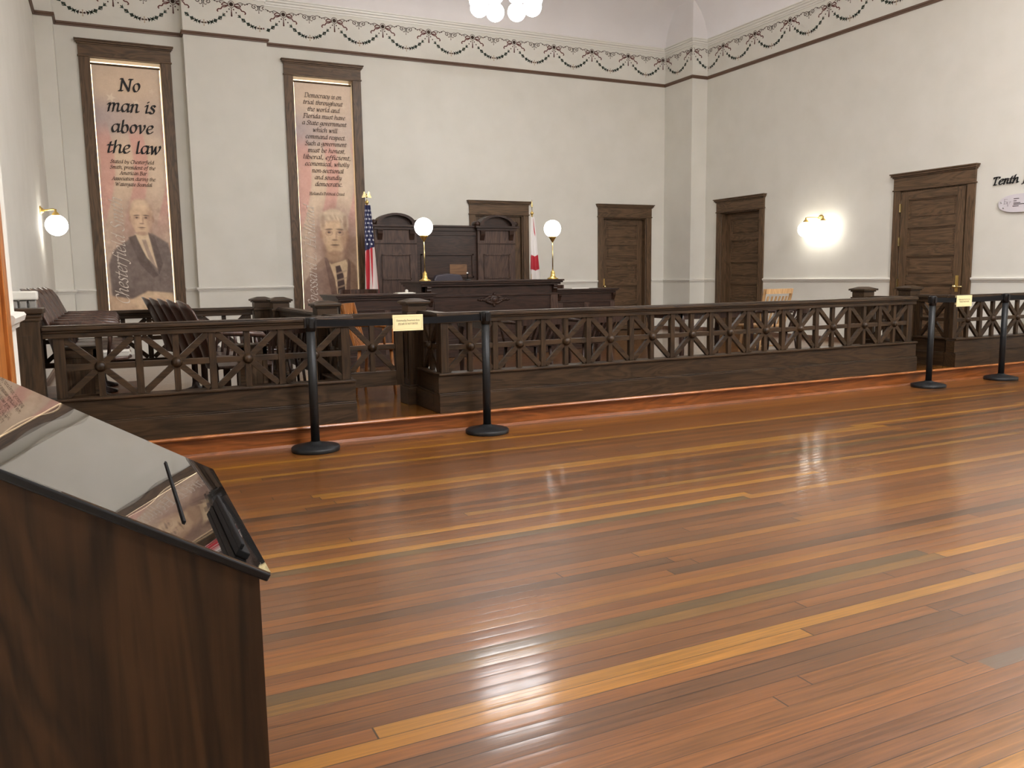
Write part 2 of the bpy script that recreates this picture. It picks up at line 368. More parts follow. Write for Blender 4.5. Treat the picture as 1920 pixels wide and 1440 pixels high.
# ------------------------------------------------------------ calligraphic lettering (broad nib strokes)
GL = {
'a': (52, 'c44,44 30,50 12,40 6,20 14,2 26,4 44,28;l46,48 42,10;c42,10 44,0 54,6'), 'b': (50, 'l14,74 8,10;c8,10 20,-3 40,6 44,30 34,47 20,42 9,24'),
'c': (42, 'c40,42 28,50 12,42 6,20 14,2 28,1 40,10'), 'd': (54, 'c42,44 28,50 12,40 6,20 14,2 26,4 42,26;l50,75 42,8;c42,8 46,0 54,6'),
'e': (44, 'c8,22 34,30 40,42 30,50 14,42 6,20 14,1 28,1 40,10'), 'f': (34, 'c46,70 36,76 26,66 20,30 14,-10 4,-24 -6,-18;l6,46 36,46'),
'g': (48, 'c42,44 28,50 12,42 6,24 14,10 28,14 44,36;c46,48 42,20 38,-10 24,-24 8,-22 2,-12'), 'h': (54, 'l14,75 6,0;c8,20 22,44 36,50 44,42 40,16 44,0 54,6'),
'i': (26, 'c6,42 14,50 18,44 12,12 14,0 24,5;l20,66 21,68'), 'j': (26, 'c10,42 18,50 20,40 14,-6 6,-22 -6,-22;l22,66 23,68'), 'k': (48, 'l14,75 6,0;c10,22 30,46 42,48 36,30 14,26;l18,26 44,0'),
'l': (26, 'l16,75 10,12;c10,12 12,0 24,5'), 'm': (78, 'c4,42 12,50 14,42 8,0;c10,20 22,44 32,50 40,42 34,0;c36,20 48,44 58,50 66,42 62,14 66,0 76,6'),
'n': (54, 'c4,42 12,50 14,42 8,0;c10,20 22,44 34,50 42,42 38,16 42,0 52,6'), 'o': (48, 'c28,50 12,42 6,20 16,0 32,4 42,26 38,44 28,50'),
'p': (50, 'c4,42 12,50 14,40 8,-24;c10,20 24,46 38,48 44,30 34,4 20,0 9,10;l0,-24 18,-24'), 'q': (48, 'c42,44 28,50 12,40 6,20 14,2 26,4 42,28;l46,48 38,-24'),
'r': (38, 'c4,42 12,50 14,42 8,0;c10,20 22,44 34,50 40,44'), 's': (36, 'c34,42 26,50 14,46 12,34 22,26 30,16 26,2 12,-1 2,7'), 't': (32, 'l20,64 10,12;c10,12 12,-1 30,8;l4,46 34,46'),
'u': (54, 'c4,42 12,50 14,42 8,12 16,0 28,6 42,28;l44,48 40,10;c40,10 42,-1 54,6'), 'v': (46, 'c2,44 10,50 14,40 18,0;c18,0 34,20 42,40 38,50'), 'w': (70, 'c2,44 10,50 14,40 16,0;c16,0 26,20 36,46;c36,46 36,20 40,0;c40,0 56,20 64,40 60,50'),
'x': (46, 'c2,42 12,50 22,24 32,0 44,6;c42,46 34,48 12,4 2,2'), 'y': (48, 'c4,42 12,50 14,40 12,8 22,2 40,28;c44,48 38,4 26,-20 4,-22'), 'z': (42, 'l6,46 40,46 4,2 38,2'),
'A': (70, 'l2,0 44,72 58,0;l16,26 54,26;l-6,0 14,0;l48,0 70,0'), 'B': (60, 's16,72 10,0;c16,70 40,74 52,60 44,42 16,38;c14,38 44,40 54,24 44,2 8,1'), 'C': (64, 'c64,58 50,73 24,66 8,36 20,4 44,-1 62,12'),
'D': (72, 's16,72 10,0;c16,70 50,74 68,54 64,20 44,2 8,1'), 'E': (56, 's16,72 10,0;l16,71 54,71 53,60;l13,38 40,38;l8,1 50,1 54,12'), 'F': (52, 's16,72 10,0;l16,71 54,71 53,60;l13,38 40,38'),
'H': (76, 's16,72 10,0;s64,72 58,0;l13,37 61,37'), 'I': (32, 's18,72 12,0'), 'J': (34, 'c22,72 18,30 12,-8 -4,-16;l12,72 32,72'), 'L': (54, 's16,72 10,0;l8,1 48,1 54,14'), 'M': (88, 's14,72 6,0;l14,72 38,6 72,72;s74,72 72,0'),
'N': (76, 'l14,70 8,0;l12,72 58,0;l58,0 66,72;l-2,0 18,0;l56,72 76,72;l4,72 14,72'), 'O': (72, 'c42,73 16,62 6,34 20,2 44,1 66,30 62,62 42,73'), 'P': (54, 's16,72 10,0;c16,70 42,74 52,58 42,36 14,34'), 'R': (64, 's16,72 10,0;c16,70 42,74 52,58 42,38 14,36;l30,36 62,-2'),
'S': (50, 'c50,62 38,74 20,66 18,50 32,38 44,24 36,2 18,-1 2,10'), 'T': (60, 's34,72 28,0;l6,60 8,71 62,71 62,60'), 'U': (70, 's14,72 12,24;c13,24 20,0 40,0 58,14 64,40;l64,40 66,72'), 'V': (62, 'l8,72 24,0 62,72;l-2,72 18,72;l52,72 70,72'),
'W': (92, 'l8,72 20,0 46,68;l46,68 54,0 90,72;l-2,72 16,72;l80,72 98,72'), '.': (18, 'l7,2 8,4'), ',': (18, 'c9,4 10,-4 4,-12'), "'": (16, 'c10,74 10,64 6,58'), '-': (28, 'l4,24 24,24'), ' ': (26, '')}
def smooth_pts(P, n=5):
    if len(P) < 3: return P
    Q = [P[0]]+P+[P[-1]]; out = []
    for i in range(1, len(Q)-2):
        a, b, c, d = Q[i-1:i+3]
        for k in range(n):
            t = k/n
            out.append(tuple(.5*((2*b[j])+(-a[j]+c[j])*t+(2*a[j]-5*b[j]+4*c[j]-d[j])*t*t+(-a[j]+3*b[j]-3*c[j]+d[j])*t**3) for j in (0, 1)))
    return out+[P[-1]]
def text_faces(s, size, cx, cy, weight=9.0, shear=.12, spacing=1.0, n=4):
    """2D quads for a centred line of text; size = cap height"""
    sc = size/72; tot = sum(GL[c][0]+4 for c in s)*spacing; x = -tot/2; F = []
    nx, ny = weight*math.cos(.6)/2, weight*math.sin(.6)/2; mx, my = -ny*.36, nx*.36
    for c in s:
        wd, st = GL[c]; G = []
        for k in st.split(';'):
            if not k: continue
            P = [tuple(float(q) for q in t.split(',')) for t in k[1:].split()]
            segs = [smooth_pts(P, n) if k[0] == 'c' else P]
            if k[0] == 's':
                for e in (P[0], P[-1]): segs.append([(e[0]-11, e[1]), (e[0]+11, e[1])])
            for sg in segs:
                for a, b in zip(sg, sg[1:]):
                    for (u, v) in ((nx, ny), (mx, my)):
                        G.append([(a[0]-u, a[1]-v), (a[0]+u, a[1]+v), (b[0]+u, b[1]+v), (b[0]-u, b[1]-v)])
                for a in (sg[0], sg[-1]):
                    G.append([(a[0]-nx-mx, a[1]-ny-my), (a[0]+nx-mx, a[1]+ny-my), (a[0]+nx+mx, a[1]+ny+my), (a[0]-nx+mx, a[1]-ny+my)])
        F += [(g, x) for g in G]
        x += (wd+4)*spacing
    return [[((ox+p[0]+p[1]*shear)*sc+cx, p[1]*sc+cy) for p in f] for f, ox in F]
def text_mesh(faces, place, m, mb=None):
    mb = mb or MB()
    for f in faces: mb.add([place(*p) for p in f], [(0, 1, 2, 3)], m)
    return mb
# ------------------------------------------------------------ stencilled frieze on the upper walls
def stroke2(P, w, n=4, closed=False):
    w *= 1.45
    P = smooth_pts(P, n); F = []
    L_, R_ = [], []
    for i, p in enumerate(P):
        a = P[max(0, i-1)]; b = P[min(len(P)-1, i+1)]; dx, dy = b[0]-a[0], b[1]-a[1]; l = math.hypot(dx, dy) or 1
        L_.append((p[0]-dy/l*w/2, p[1]+dx/l*w/2)); R_.append((p[0]+dy/l*w/2, p[1]-dx/l*w/2))
    return [[L_[i], L_[i+1], R_[i+1], R_[i]] for i in range(len(P)-1)]
def disc2(c, r, n=12, sy=1): return [[(c[0]+r*math.cos(2*PI*k/n), c[1]+r*sy*math.sin(2*PI*k/n)) for k in range(n)]]
def motif():
    """one bow and swag, origin at the rosette; x to the next rosette (pitch 1)"""
    G = []
    def A(fs, m): G.extend((f, m) for f in fs)
    ring = [(math.cos(t)*.045, math.sin(t)*.048) for t in [2*PI*k/16 for k in range(17)]]
    A(stroke2(ring, .006, 1), FDARK); A(disc2((0, 0), .032, 12), FDARK); A(disc2((0, 0), .014, 8), FRED)
    for s in (1, -1):
        X = lambda P: [(s*x, z) for x, z in P]
        A(stroke2(X([(.045, -.005), (.085, .012), (.12, .002), (.135, -.022), (.105, -.026), (.05, -.02)]), .011), FRED)
        A(stroke2(X([(.045, -.02), (.09, -.045), (.13, -.05), (.15, -.08), (.185, -.085), (.205, -.11), (.19, -.125)]), .012), FRED)
        A(stroke2(X([(.06, .004), (.11, .03), (.15, .035), (.165, .012), (.15, .004), (.143, .018)]), .006), FDARK)
        A(stroke2(X([(.16, .03), (.2, .018), (.235, .03), (.27, .045), (.31, .03)]), .006), FDARK)
        A(disc2((s*.2, .012), .009, 8), FRED); A(disc2((s*.235, .028), .012, 8), FDARK)
        # scroll by the half pitch
        c = s*.4025
        A(stroke2([(c-s*.09, .03), (c-s*.1, -.002), (c-s*.072, -.02), (c-s*.05, -.002), (c-s*.062, .014), (c-s*.075, .004)], .008), FDARK)
        A(stroke2([(c-s*.09, .03), (c-s*.05, .034), (c-s*.02, .012), (c-s*.015, -.03), (c-s*.04, -.046), (c-s*.05, -.03)], .006), FDARK)
        # garland
        pass
        for k in range(11):
            t = .08+.86*k/10; x = s*t*.4025; z = -.03-.275*(1-(1-t)**2.0)
            x2 = s*(t+.02)*.4025; z2 = -.03-.275*(1-(1-t-.02)**2.0)
            dx, dz = x2-x, z2-z; l = math.hypot(dx, dz); dx, dz = dx/l, dz/l; nx, nz = -dz, dx
            if k in (3, 5, 7, 8):
                h = .048
                for e in (1, -1):
                    A([[(x, z), (x+e*dx*h+nx*.034, z+e*dz*h+nz*.034), (x+e*dx*h*.75, z+e*dz*h*.75), (x+e*dx*h-nx*.034, z+e*dz*h-nz*.034)]], FGREEN)
            else: A(disc2((x, z), .0115 if k < 9 else .014, 7), FDARK if k < 9 else FRED)
    for k in range(5): A(disc2((0, -.065-.024*k), .007+.0015*k, 7, 1.4), FRED)
    A(stroke2([(0, -.05), (0, -.18)], .004), FDARK)
    c = .4025
    A(stroke2([(c-.028, -.305), (c+.028, -.305)], .008), FTAN); A(stroke2([(c, -.275), (c, -.34)], .008), FTAN)
    for q in ((-.03, 0), (.03, 0), (0, .035), (0, -.04)): A(disc2((c+q[0], -.305+q[1]), .01, 7), FTAN)
    A(stroke2([(c, .02), (c, -.075)], .005), FDARK); A(stroke2([(c-.03, .02), (c+.03, .02)], .006), FDARK); A(disc2((c, -.08), .008, 6), FDARK)
    A(stroke2([(c-.012, .015), (c-.012, -.035)], .004), FGREEN); A(stroke2([(c+.012, .015), (c+.012, -.035)], .004), FGREEN)
    return G
MOT = motif(); MZ = 5.36
def frieze(mb, p, q, xs, sc, eps=.002):
    """lay motifs on the wall segment p->q (room on the right), rosettes at distances xs, clipped to the segment"""
    p, q = Vector(p), Vector(q); d = (q-p).normalized(); nn = Vector((d.y, -d.x)); Ln = (q-p).length
    for a in xs:
        for f, m in MOT:
            u = [a+x*sc for x, z in f]
            if min(u) < .004 or max(u) > Ln-.004: continue
            mb.add([(p.x+d.x*t+nn.x*eps, p.y+d.y*t+nn.y*eps, MZ+z) for t, (x, z) in zip(u, f)], [list(range(len(f)))], m)
fb = MB()
bx = [2.75+.805*k for k in range(-5, 10)]
segs = [((-.45, BY), (1.24, BY)), ((1.24, 13.58), (2.44, 13.58)), ((2.44, BY), (10.05, BY))]
for p, q in segs: frieze(fb, p, q, [x-p[0] for x in bx if p[0]-.5 < x < q[0]+.5], 1)
frieze(fb, (-.68, 13.39), (-.45, 13.39), [.1], 1)
fb.build('stencil_frieze', wb)
fr = MB(); frieze(fr, (10.05, BY), (10.05, 12.92), [0, .8], 1); frieze(fr, (10.05, 12.92), (RX, 12.92), [.0, .35+.42], 1)
frieze(fr, (RX, 12.92), (RX, -7), [.43+.83*k for k in range(-1, 22)], 1.03)
fr.build('stencil_frieze', wr)
# ------------------------------------------------------------ windows and their banners
def casing(mb, a0, a1, z0, zt, cw, hz, place, mz, mx, sill=None):
    """flat casing with a tall head and a projecting cap; place(a, depth, z)"""
    def bx_(a, b, d, e, z, y, m):
        vs = [place(p, q, r) for r in (z, y) for q in (d, e) for p in (a, b)]
        mb.add(vs, [(0, 2, 3, 1), (4, 5, 7, 6), (0, 1, 5, 4), (2, 6, 7, 3), (0, 4, 6, 2), (1, 3, 7, 5)], m)
    bx_(a0-cw, a0, 0, .03, z0, zt, mz); bx_(a1, a1+cw, 0, .03, z0, zt, mz)
    bx_(a0-cw-.012, a1+cw+.012, 0, .042, zt, zt+.02, mx)
    bx_(a0-cw, a1+cw, 0, .034, zt+.02, zt+hz, mx)
    bx_(a0-cw-.015, a1+cw+.015, 0, .05, zt+hz-.035, zt+hz-.015, mx)
    bx_(a0-cw-.03, a1+cw+.03, 0, .07, zt+hz-.015, zt+hz+.012, mx)
    bx_(a0-cw-.042, a1+cw+.042, 0, .085, zt+hz+.012, zt+hz+.03, mx)
def window(n, a0, a1, z0, lab):
    o = bpy.data.objects.new('window_%d' % n, None); COL.objects.link(o); o['kind'] = 'structure'; o['label'] = lab
    mb = MB(); casing(mb, a0, a1, z0, 4.45, .14, .21, lambda a, d_, z: (a, BY-d_, z), CASZ, CASX); mb.build('casing', o, bev=.003)
    j = MB()
    j.box(a0, a0+.008, BY, BY+.22, z0, 4.45, CASZ); j.box(a1-.008, a1, BY, BY+.22, z0, 4.45, CASZ); j.box(a0, a1, BY, BY+.22, 4.442, 4.45, CASX)
    j.build('jamb', o)
    s_ = MB(); s_.box(a0-.16, a1+.16, BY-.09, BY+.22, z0-.04, z0, CASX); s_.build('sill', o, bev=.004)
    g = MB(); g.box(a0, a1, BY+.2, BY+.21, z0, 4.45, GLOW); g.build('pane', o)
window(1, W1[0], W1[1], .78, 'tall dark framed window at far left behind the large lettered banner')
window(2, W2[0], W2[1], .70, 'tall dark framed window beside the striped flag')
# --- printed banners: a fine grid carrying the printed picture as colours
def sstep(e0, e1, x):
    t = np.clip((x-e0)/(e1-e0), 0, 1); return t*t*(3-2*t)
class Paint:
    def __init__(s, nx, ny, w, h):
        s.U, s.V = np.meshgrid(np.linspace(0, 1, nx), np.linspace(0, 1, ny)); s.X = s.U*w; s.Y = s.V*h
        s.C = np.zeros((ny, nx, 3)); s.w = w; s.h = h
    def mix(s, a, c): s.C = s.C*(1-a[..., None])+np.array(c, float)*a[..., None]
    def ell(s, cx, cy, rx, ry, c, soft=.15, al=1.0, rot=0):
        dx, dy = s.X-cx*s.w, s.Y-cy*s.h; co, si = math.cos(rot), math.sin(rot)
        d = np.sqrt(((dx*co+dy*si)/rx)**2+((-dx*si+dy*co)/ry)**2)
        s.mix(al*(1-sstep(1-soft, 1+soft, d)), c)
    def poly(s, P, c, soft=.012, al=1.0):
        P = [(x*s.w, y*s.h) for x, y in P]; ins = np.zeros(s.X.shape, bool); dist = np.full(s.X.shape, 9.)
        for (x0, y0), (x1, y1) in zip(P, P[1:]+P[:1]):
            with np.errstate(divide='ignore', invalid='ignore'):
                ins ^= ((y0 > s.Y) != (y1 > s.Y)) & (s.X < (x1-x0)*(s.Y-y0)/(y1-y0+1e-12)+x0)
            t = np.clip(((s.X-x0)*(x1-x0)+(s.Y-y0)*(y1-y0))/((x1-x0)**2+(y1-y0)**2+1e-12), 0, 1)
            dist = np.minimum(dist, np.hypot(s.X-x0-t*(x1-x0), s.Y-y0-t*(y1-y0)))
        sd = np.where(ins, dist, -dist); s.mix(al*sstep(-soft, soft, sd), c)
def flagback(P, seed):
    U, V = P.U, P.V; rng = np.random.RandomState(seed)
    P.C[:] = (200, 180, 160)
    P.mix(sstep(.08, .2, V)*(1-sstep(.22, .34, V))*(.55+.25*np.sin(3*U+2)), (160, 148, 152))
    ph = (U*1.0+.10*np.sin(V*9+1.0))*2.6+V*.6
    st = .5+.5*np.sin(ph*2*PI*.78)
    P.mix(sstep(.45, .75, st)*sstep(.2, .3, V)*(1-sstep(.56, .72, V))*.55, (200, 140, 134))
    P.mix(sstep(.55, .8, 1-st)*sstep(.25, .32, V)*(1-sstep(.56, .7, V))*.3, (214, 196, 172))
    P.mix(sstep(.5, .8, V)*.45, (180, 154, 138))
    def star(cx, cy, r, al):
        pts = [(cx+math.cos(-PI/2+k*PI/5+.3)*(r if k % 2 == 0 else r*.42)/P.w, cy+math.sin(-PI/2+k*PI/5+.3)*(r if k % 2 == 0 else r*.42)/P.h) for k in range(10)]
        P.poly(pts, (216, 204, 186), .006, al)
    star(.25, .125, .07, .7); star(.62, .14, .06, .5); star(.86, .09, .05, .3); star(.8, .19, .05, .25)
def head(P, cx, cy, rw, rh, skin, shade, hair, hair_full):
    yy = rh/P.h; xx = rw/P.w
    P.ell(cx, cy-yy*.42, rw*1.08, rh*.78, hair, .12)                       # hair mass
    P.ell(cx-xx*.98, cy+yy*.05, rw*.15, rh*.2, shade, .2); P.ell(cx+xx*.98, cy+yy*.05, rw*.15, rh*.2, shade, .2)
    P.poly([(cx-xx*.95, cy-yy*.5), (cx+xx*.95, cy-yy*.5), (cx+xx*.93, cy+yy*.3), (cx+xx*.62, cy+yy*.82), (cx+xx*.2, cy+yy*1.02), (cx-xx*.2, cy+yy*1.02), (cx-xx*.62, cy+yy*.82), (cx-xx*.93, cy+yy*.3)], skin, rw*.12)
    P.ell(cx, cy-yy*.35, rw*.93, rh*.5, skin, .2)
    P.ell(cx+xx*.75, cy+yy*.2, rw*.3, rh*.7, shade, .6, .55)              # shaded cheek of the print
    P.ell(cx-xx*.8, cy+yy*.35, rw*.2, rh*.5, shade, .6, .35)
    if hair_full:
        P.ell(cx-xx*.25, cy-yy*.86, rw*.9, rh*.26, hair, .2, .95, -.1); P.ell(cx+xx*.75, cy-yy*.6, rw*.3, rh*.42, hair, .25, .8)
        P.ell(cx-xx*.1, cy-yy*.98, rw*.5, rh*.08, tuple(min(255, v+18) for v in hair), .5, .6)
    for s in (-1, 1):
        P.ell(cx+s*xx*.42, cy-yy*.2, rw*.26, rh*.045, tuple(int(v*.62) for v in shade), .5, .8, s*.08)      # brow
        P.ell(cx+s*xx*.42, cy-yy*.05, rw*.25, rh*.1, shade, .6, .6)
        P.ell(cx+s*xx*.4, cy-yy*.06, rw*.13, rh*.04, (84, 62, 54), .5, .9); P.ell(cx+s*xx*.42, cy-yy*.055, rw*.05, rh*.04, (50, 36, 34), .4)
    P.poly([(cx-xx*.08, cy-yy*.1), (cx+xx*.06, cy-yy*.1), (cx+xx*.2, cy+yy*.28), (cx-xx*.16, cy+yy*.28)], tuple(min(255, v+8) for v in skin), rw*.06, .7)
    P.ell(cx+xx*.12, cy+yy*.12, rw*.07, rh*.2, shade, .7, .6)
    P.ell(cx, cy+yy*.31, rw*.2, rh*.045, tuple(int(v*.78) for v in shade), .5, .7)
    P.ell(cx, cy+yy*.56, rw*.32, rh*.032, tuple(int(v*.6) for v in shade), .45, .9); P.ell(cx, cy+yy*.64, rw*.22, rh*.05, shade, .6, .5)
    P.ell(cx, cy+yy*.95, rw*.5, rh*.12, shade, .5, .6)
def grid_mesh(name, P, place, parent, m):
    ny, nx = P.U.shape; vs = [place(P.X[j, i], P.Y[j, i]) for j in range(ny) for i in range(nx)]
    fs = [(j*nx+i, (j+1)*nx+i, (j+1)*nx+i+1, j*nx+i+1) for j in range(ny-1) for i in range(nx-1)]
    me = bpy.data.meshes.new(name); me.from_pydata(vs, [], fs); me.materials.append(m)
    ca = me.color_attributes.new('print', 'FLOAT_COLOR', 'POINT')
    c = np.clip(P.C, 0, 255).reshape(-1, 3)/255; c = np.where(c <= .04045, c/12.92, ((c+.055)/1.055)**2.4)
    ca.data.foreach_set('color', np.concatenate([c, np.ones((len(c), 1))], 1).astype(np.float32).ravel())
    me.polygons.foreach_set('use_smooth', [True]*len(fs))
    o = bpy.data.objects.new(name, me); COL.objects.link(o); o.parent = parent; return o
def print_mat(name, rough, trans=0.0):
    m = mat(name, (200, 180, 160), rough); a = N(m, 'ShaderNodeAttribute'); a.attribute_name = 'print'
    b = m.node_tree.nodes['Principled BSDF']; L(m, a.outputs['Color'], b.inputs['Base Color'])
    if trans:
        tr = N(m, 'ShaderNodeBsdfTranslucent'); L(m, a.outputs['Color'], tr.inputs['Color'])
        mx = N(m, 'ShaderNodeMixShader'); mx.inputs[0].default_value = trans
        L(m, b.outputs[0], mx.inputs[1]); L(m, tr.outputs[0], mx.inputs[2]); L(m, mx.outputs[0], m.node_tree.nodes['Material Output'].inputs[0])
    return m
PRINT = print_mat('printed vinyl', .5, .06)
CLOTH = print_mat('flag satin', .55)
def banner(x0, x1, z0, z1, lab, seed, content):
    t = thing('hanging_banner', lab, 'banner', (x0, BY+.02, z0)); w_, h_ = x1-x0, z1-z0
    P = Paint(150, 520, w_, h_); flagback(P, seed); content(P)
    rg = np.random.RandomState(seed)                                     # mottled print grain
    for (a_, b_, amp) in ((60, 16, 5.0), (140, 40, 4.0)):
        c_ = rg.normal(0, 1, (a_, b_)); yy = np.linspace(0, a_-1.001, P.V.shape[0]); xx = np.linspace(0, b_-1.001, P.V.shape[1])
        y0, x0_ = yy.astype(int), xx.astype(int); fy, fx = (yy-y0)[:, None], (xx-x0_)[None]
        n_ = (c_[y0][:, x0_]*(1-fy)*(1-fx)+c_[y0+1][:, x0_]*fy*(1-fx)+c_[y0][:, x0_+1]*(1-fy)*fx+c_[y0+1][:, x0_+1]*fy*fx)
        P.C += (n_*amp*(.35+.65*sstep(.4, .6, P.V)))[..., None]
    P.C += rg.normal(0, 2.0, P.C.shape[:2])[..., None]
    g = grid_mesh('printed_sheet', P, lambda x, y: (x, .006*math.sin(y*1.3+x*2), h_-y), t, PRINT)
    MB().tube([(-.01, 0, h_+.012), (w_+.01, 0, h_+.012)], .014, CASX, 8).build('top_rod', t)
    MB().box(0, w_, -.004, .006, -.01, .01, PRINTED_HEM).build('bottom_hem', t)
    return t, w_, h_
PRINTED_HEM = mat('banner hem', (176, 150, 130), .5)
def b1(P):
    P.ell(.55, .66, .36, .5, (150, 122, 112), .6, .55)
    # suit
    P.poly([(.06, 1.0), (.04, .80), (.12, .745), (.40, .69), (.72, .672), (.96, .715), (1.02, .80), (1.02, .955), (.72, .93), (.4, .945)], (112, 98, 92), .02)
    P.poly([(.10, .98), (.06, .87), (.3, .9), (.7, .92), (.62, .96)], (96, 82, 76), .03, .6)
    P.poly([(.46, .675), (.66, .668), (.72, .72), (.80, .83), (.62, .775), (.50, .715)], (204, 184, 158), .012)
    P.poly([(.56, .70), (.62, .70), (.66, .74), (.78, .835), (.64, .775)], (150, 130, 120), .01, .8)
    P.poly([(.36, .69), (.47, .68), (.60, .77), (.78, .85), (.70, .86), (.5, .80)], (88, 74, 68), .012, .9)
    P.poly([(.66, .668), (.76, .69), (.86, .80), (.79, .845)], (88, 74, 68), .012, .9)
    # table edge, papers and hands
    P.poly([(0, .93), (.5, .955), (1, .93), (1, 1.01), (0, 1.01)], (190, 162, 136), .02)
    P.poly([(.30, .955), (.60, .915), (.98, .925), (1.0, .985), (.5, 1.0)], (206, 180, 150), .02, .9)
    P.ell(.62, .955, .10, .05, (196, 166, 140), .3); P.ell(.80, .95, .10, .04, (200, 172, 146), .3, 1, .2)
    for k in range(4): P.ell(.66+.07*k, .972+.003*k, .035, .012, (160, 128, 108), .5, .7, .3)
    head(P, .575, .612, .155, .235, (200, 174, 148), (158, 128, 112), (176, 152, 132), False)
    P.ell(.56, .553, .11, .07, (212, 190, 164), .5, .8)
def b2(P):
    P.ell(.62, .67, .34, .50, (136, 108, 98), .5, .75)
    P.poly([(.0, 1.01), (.02, .88), (.16, .815), (.42, .75), (.80, .75), (.98, .80), (1.02, 1.01)], (150, 124, 108), .02)
    P.poly([(.0, 1.01), (.03, .90), (.2, .83), (.44, .80), (.58, 1.01)], (134, 108, 96), .03, .7)
    P.poly([(.42, .765), (.52, .79), (.80, .77), (.84, .80), (.78, 1.01), (.62, 1.01), (.5, .87)], (206, 184, 154), .012)
    P.poly([(.60, .80), (.68, .795), (.74, .84), (.80, 1.01), (.64, 1.01), (.62, .86)], (72, 56, 54), .01)
    for k in range(6): P.poly([(.60, .83+.032*k), (.80, .815+.032*k), (.80, .823+.032*k), (.60, .839+.032*k)], (176, 154, 132), .005, .75)
    P.poly([(.40, .76), (.46, .76), (.58, .86), (.66, 1.01), (.56, 1.01)], (112, 88, 80), .01, .9); P.poly([(.84, .765), (.88, .78), (.86, .9), (.80, 1.01), (.78, .9)], (112, 88, 80), .01, .9)
    P.ell(.60, .745, .15, .12, (176, 148, 124), .3)
    head(P, .605, .652, .22, .335, (204, 178, 148), (158, 126, 106), (190, 172, 150), True)
    for k in range(9):
        u_ = .43+.042*k; P.ell(u_, .575+.012*abs(k-4)*.5, .016, .05, (168, 148, 128) if k % 2 else (214, 198, 174), .6, .6, -.5)
    P.ell(.405, .60, .035, .11, (150, 126, 108), .6, .7); P.ell(.805, .60, .035, .11, (146, 120, 102), .6, .7)
    P.ell(.605, .598, .17, .02, (170, 142, 120), .7, .45)
    for s in (-1, 1):
        th = np.hypot((P.X-(.605+s*.098)*P.w)/.055, (P.Y-.65*P.h)/.04)
        P.mix((1-sstep(.06, .18, np.abs(th-1)))*.35, (120, 96, 84))
t1, bw, bh = banner(W1[0]+.018, W1[1]-.028, .80, 4.36, 'tall printed banner quoting No man is above the law over a seated man', 3, b1)
def put(t_w, t_h, fs, m, parent, name, mb=None, y=-.012):
    o = text_mesh(fs, lambda x, z: (x, y+.006*math.sin((t_h-z)*1.3+x*2), z), m)
    return o.build(name, parent)
def line(s, cap, u, v, w_, h_, wt=9, sh=.12, width=None):
    fs = text_faces(s, cap, 0, 0, wt, sh)
    if width:
        xs = [p[0] for f in fs for p in f]; k = width/(max(xs)-min(xs)); mid = (max(xs)+min(xs))/2
        fs = [[((p[0]-mid)*k, p[1]) for p in f] for f in fs]
    return [[(p[0]+u*w_, p[1]+(1-v)*h_) for p in f] for f in fs]
F_ = []
for s, u, v, wd in (('No', .53, .095, .31), ('man is', .55, .179, .67), ('above', .54, .262, .58), ('the law', .545, .345, .74)): F_ += line(s, .168, u, v, bw, bh, 15, .14, wd)
put(bw, bh, F_, INK, t1, 'large_lettering')
F_ = []
for s, v, wd in (('Stated by Chesterfield', .387, .60), ('Smith, president of the', .410, .62), ('American Bar', .433, .38), ('Association during the', .456, .60), ('Watergate Scandal', .479, .50)): F_ += line(s, .050, .50, v, bw, bh, 14, .14, wd)
put(bw, bh, F_, GREYINK, t1, 'small_lettering')
def script(s, cap, u, v0, v1, w_, h_, wt):
    fs = text_faces(s, cap, 0, 0, wt, .42); xs = [p[0] for f in fs for p in f]; k = (v1-v0)*h_/(max(xs)-min(xs)); mn = min(xs)
    return [[(u*w_-p[1], (p[0]-mn)*k+(1-v1)*h_) for p in f] for f in fs]
put(bw, bh, script('Chesterfield Smith', .17, .30, .525, .965, bw, bh, 8), WHITEINK, t1, 'script_name')
t2, cw_, ch_ = banner(W2[0]+.018, W2[1]-.028, .72, 4.36, 'tall printed banner with fourteen lines of text over a man wearing glasses and tie', 5, b2)
F_ = []
T2 = ['Democracy is on', 'trial throughout', 'the world and', 'Florida must have', 'a State government', 'which will', 'command respect.', 'Such a government', 'must be honest,', 'liberal, efficient,', 'economical, wholly', 'non-sectional', 'and soundly', 'democratic.']
for k, s in enumerate(T2): F_ += line(s, .066, .50+.003*k, .060+.0294*k, cw_, ch_, 13, .14, len(s)*.0405)
put(cw_, ch_, F_, GREYINK, t2, 'quotation_lettering')
put(cw_, ch_, line("Holland's Political Creed", .045, .50, .482, cw_, ch_, 14, .02, .58), GREYINK, t2, 'credit_lettering')
put(cw_, ch_, script('Spessard L. Holland', .16, .25, .52, .985, cw_, ch_, 8), WHITEINK, t2, 'script_name')
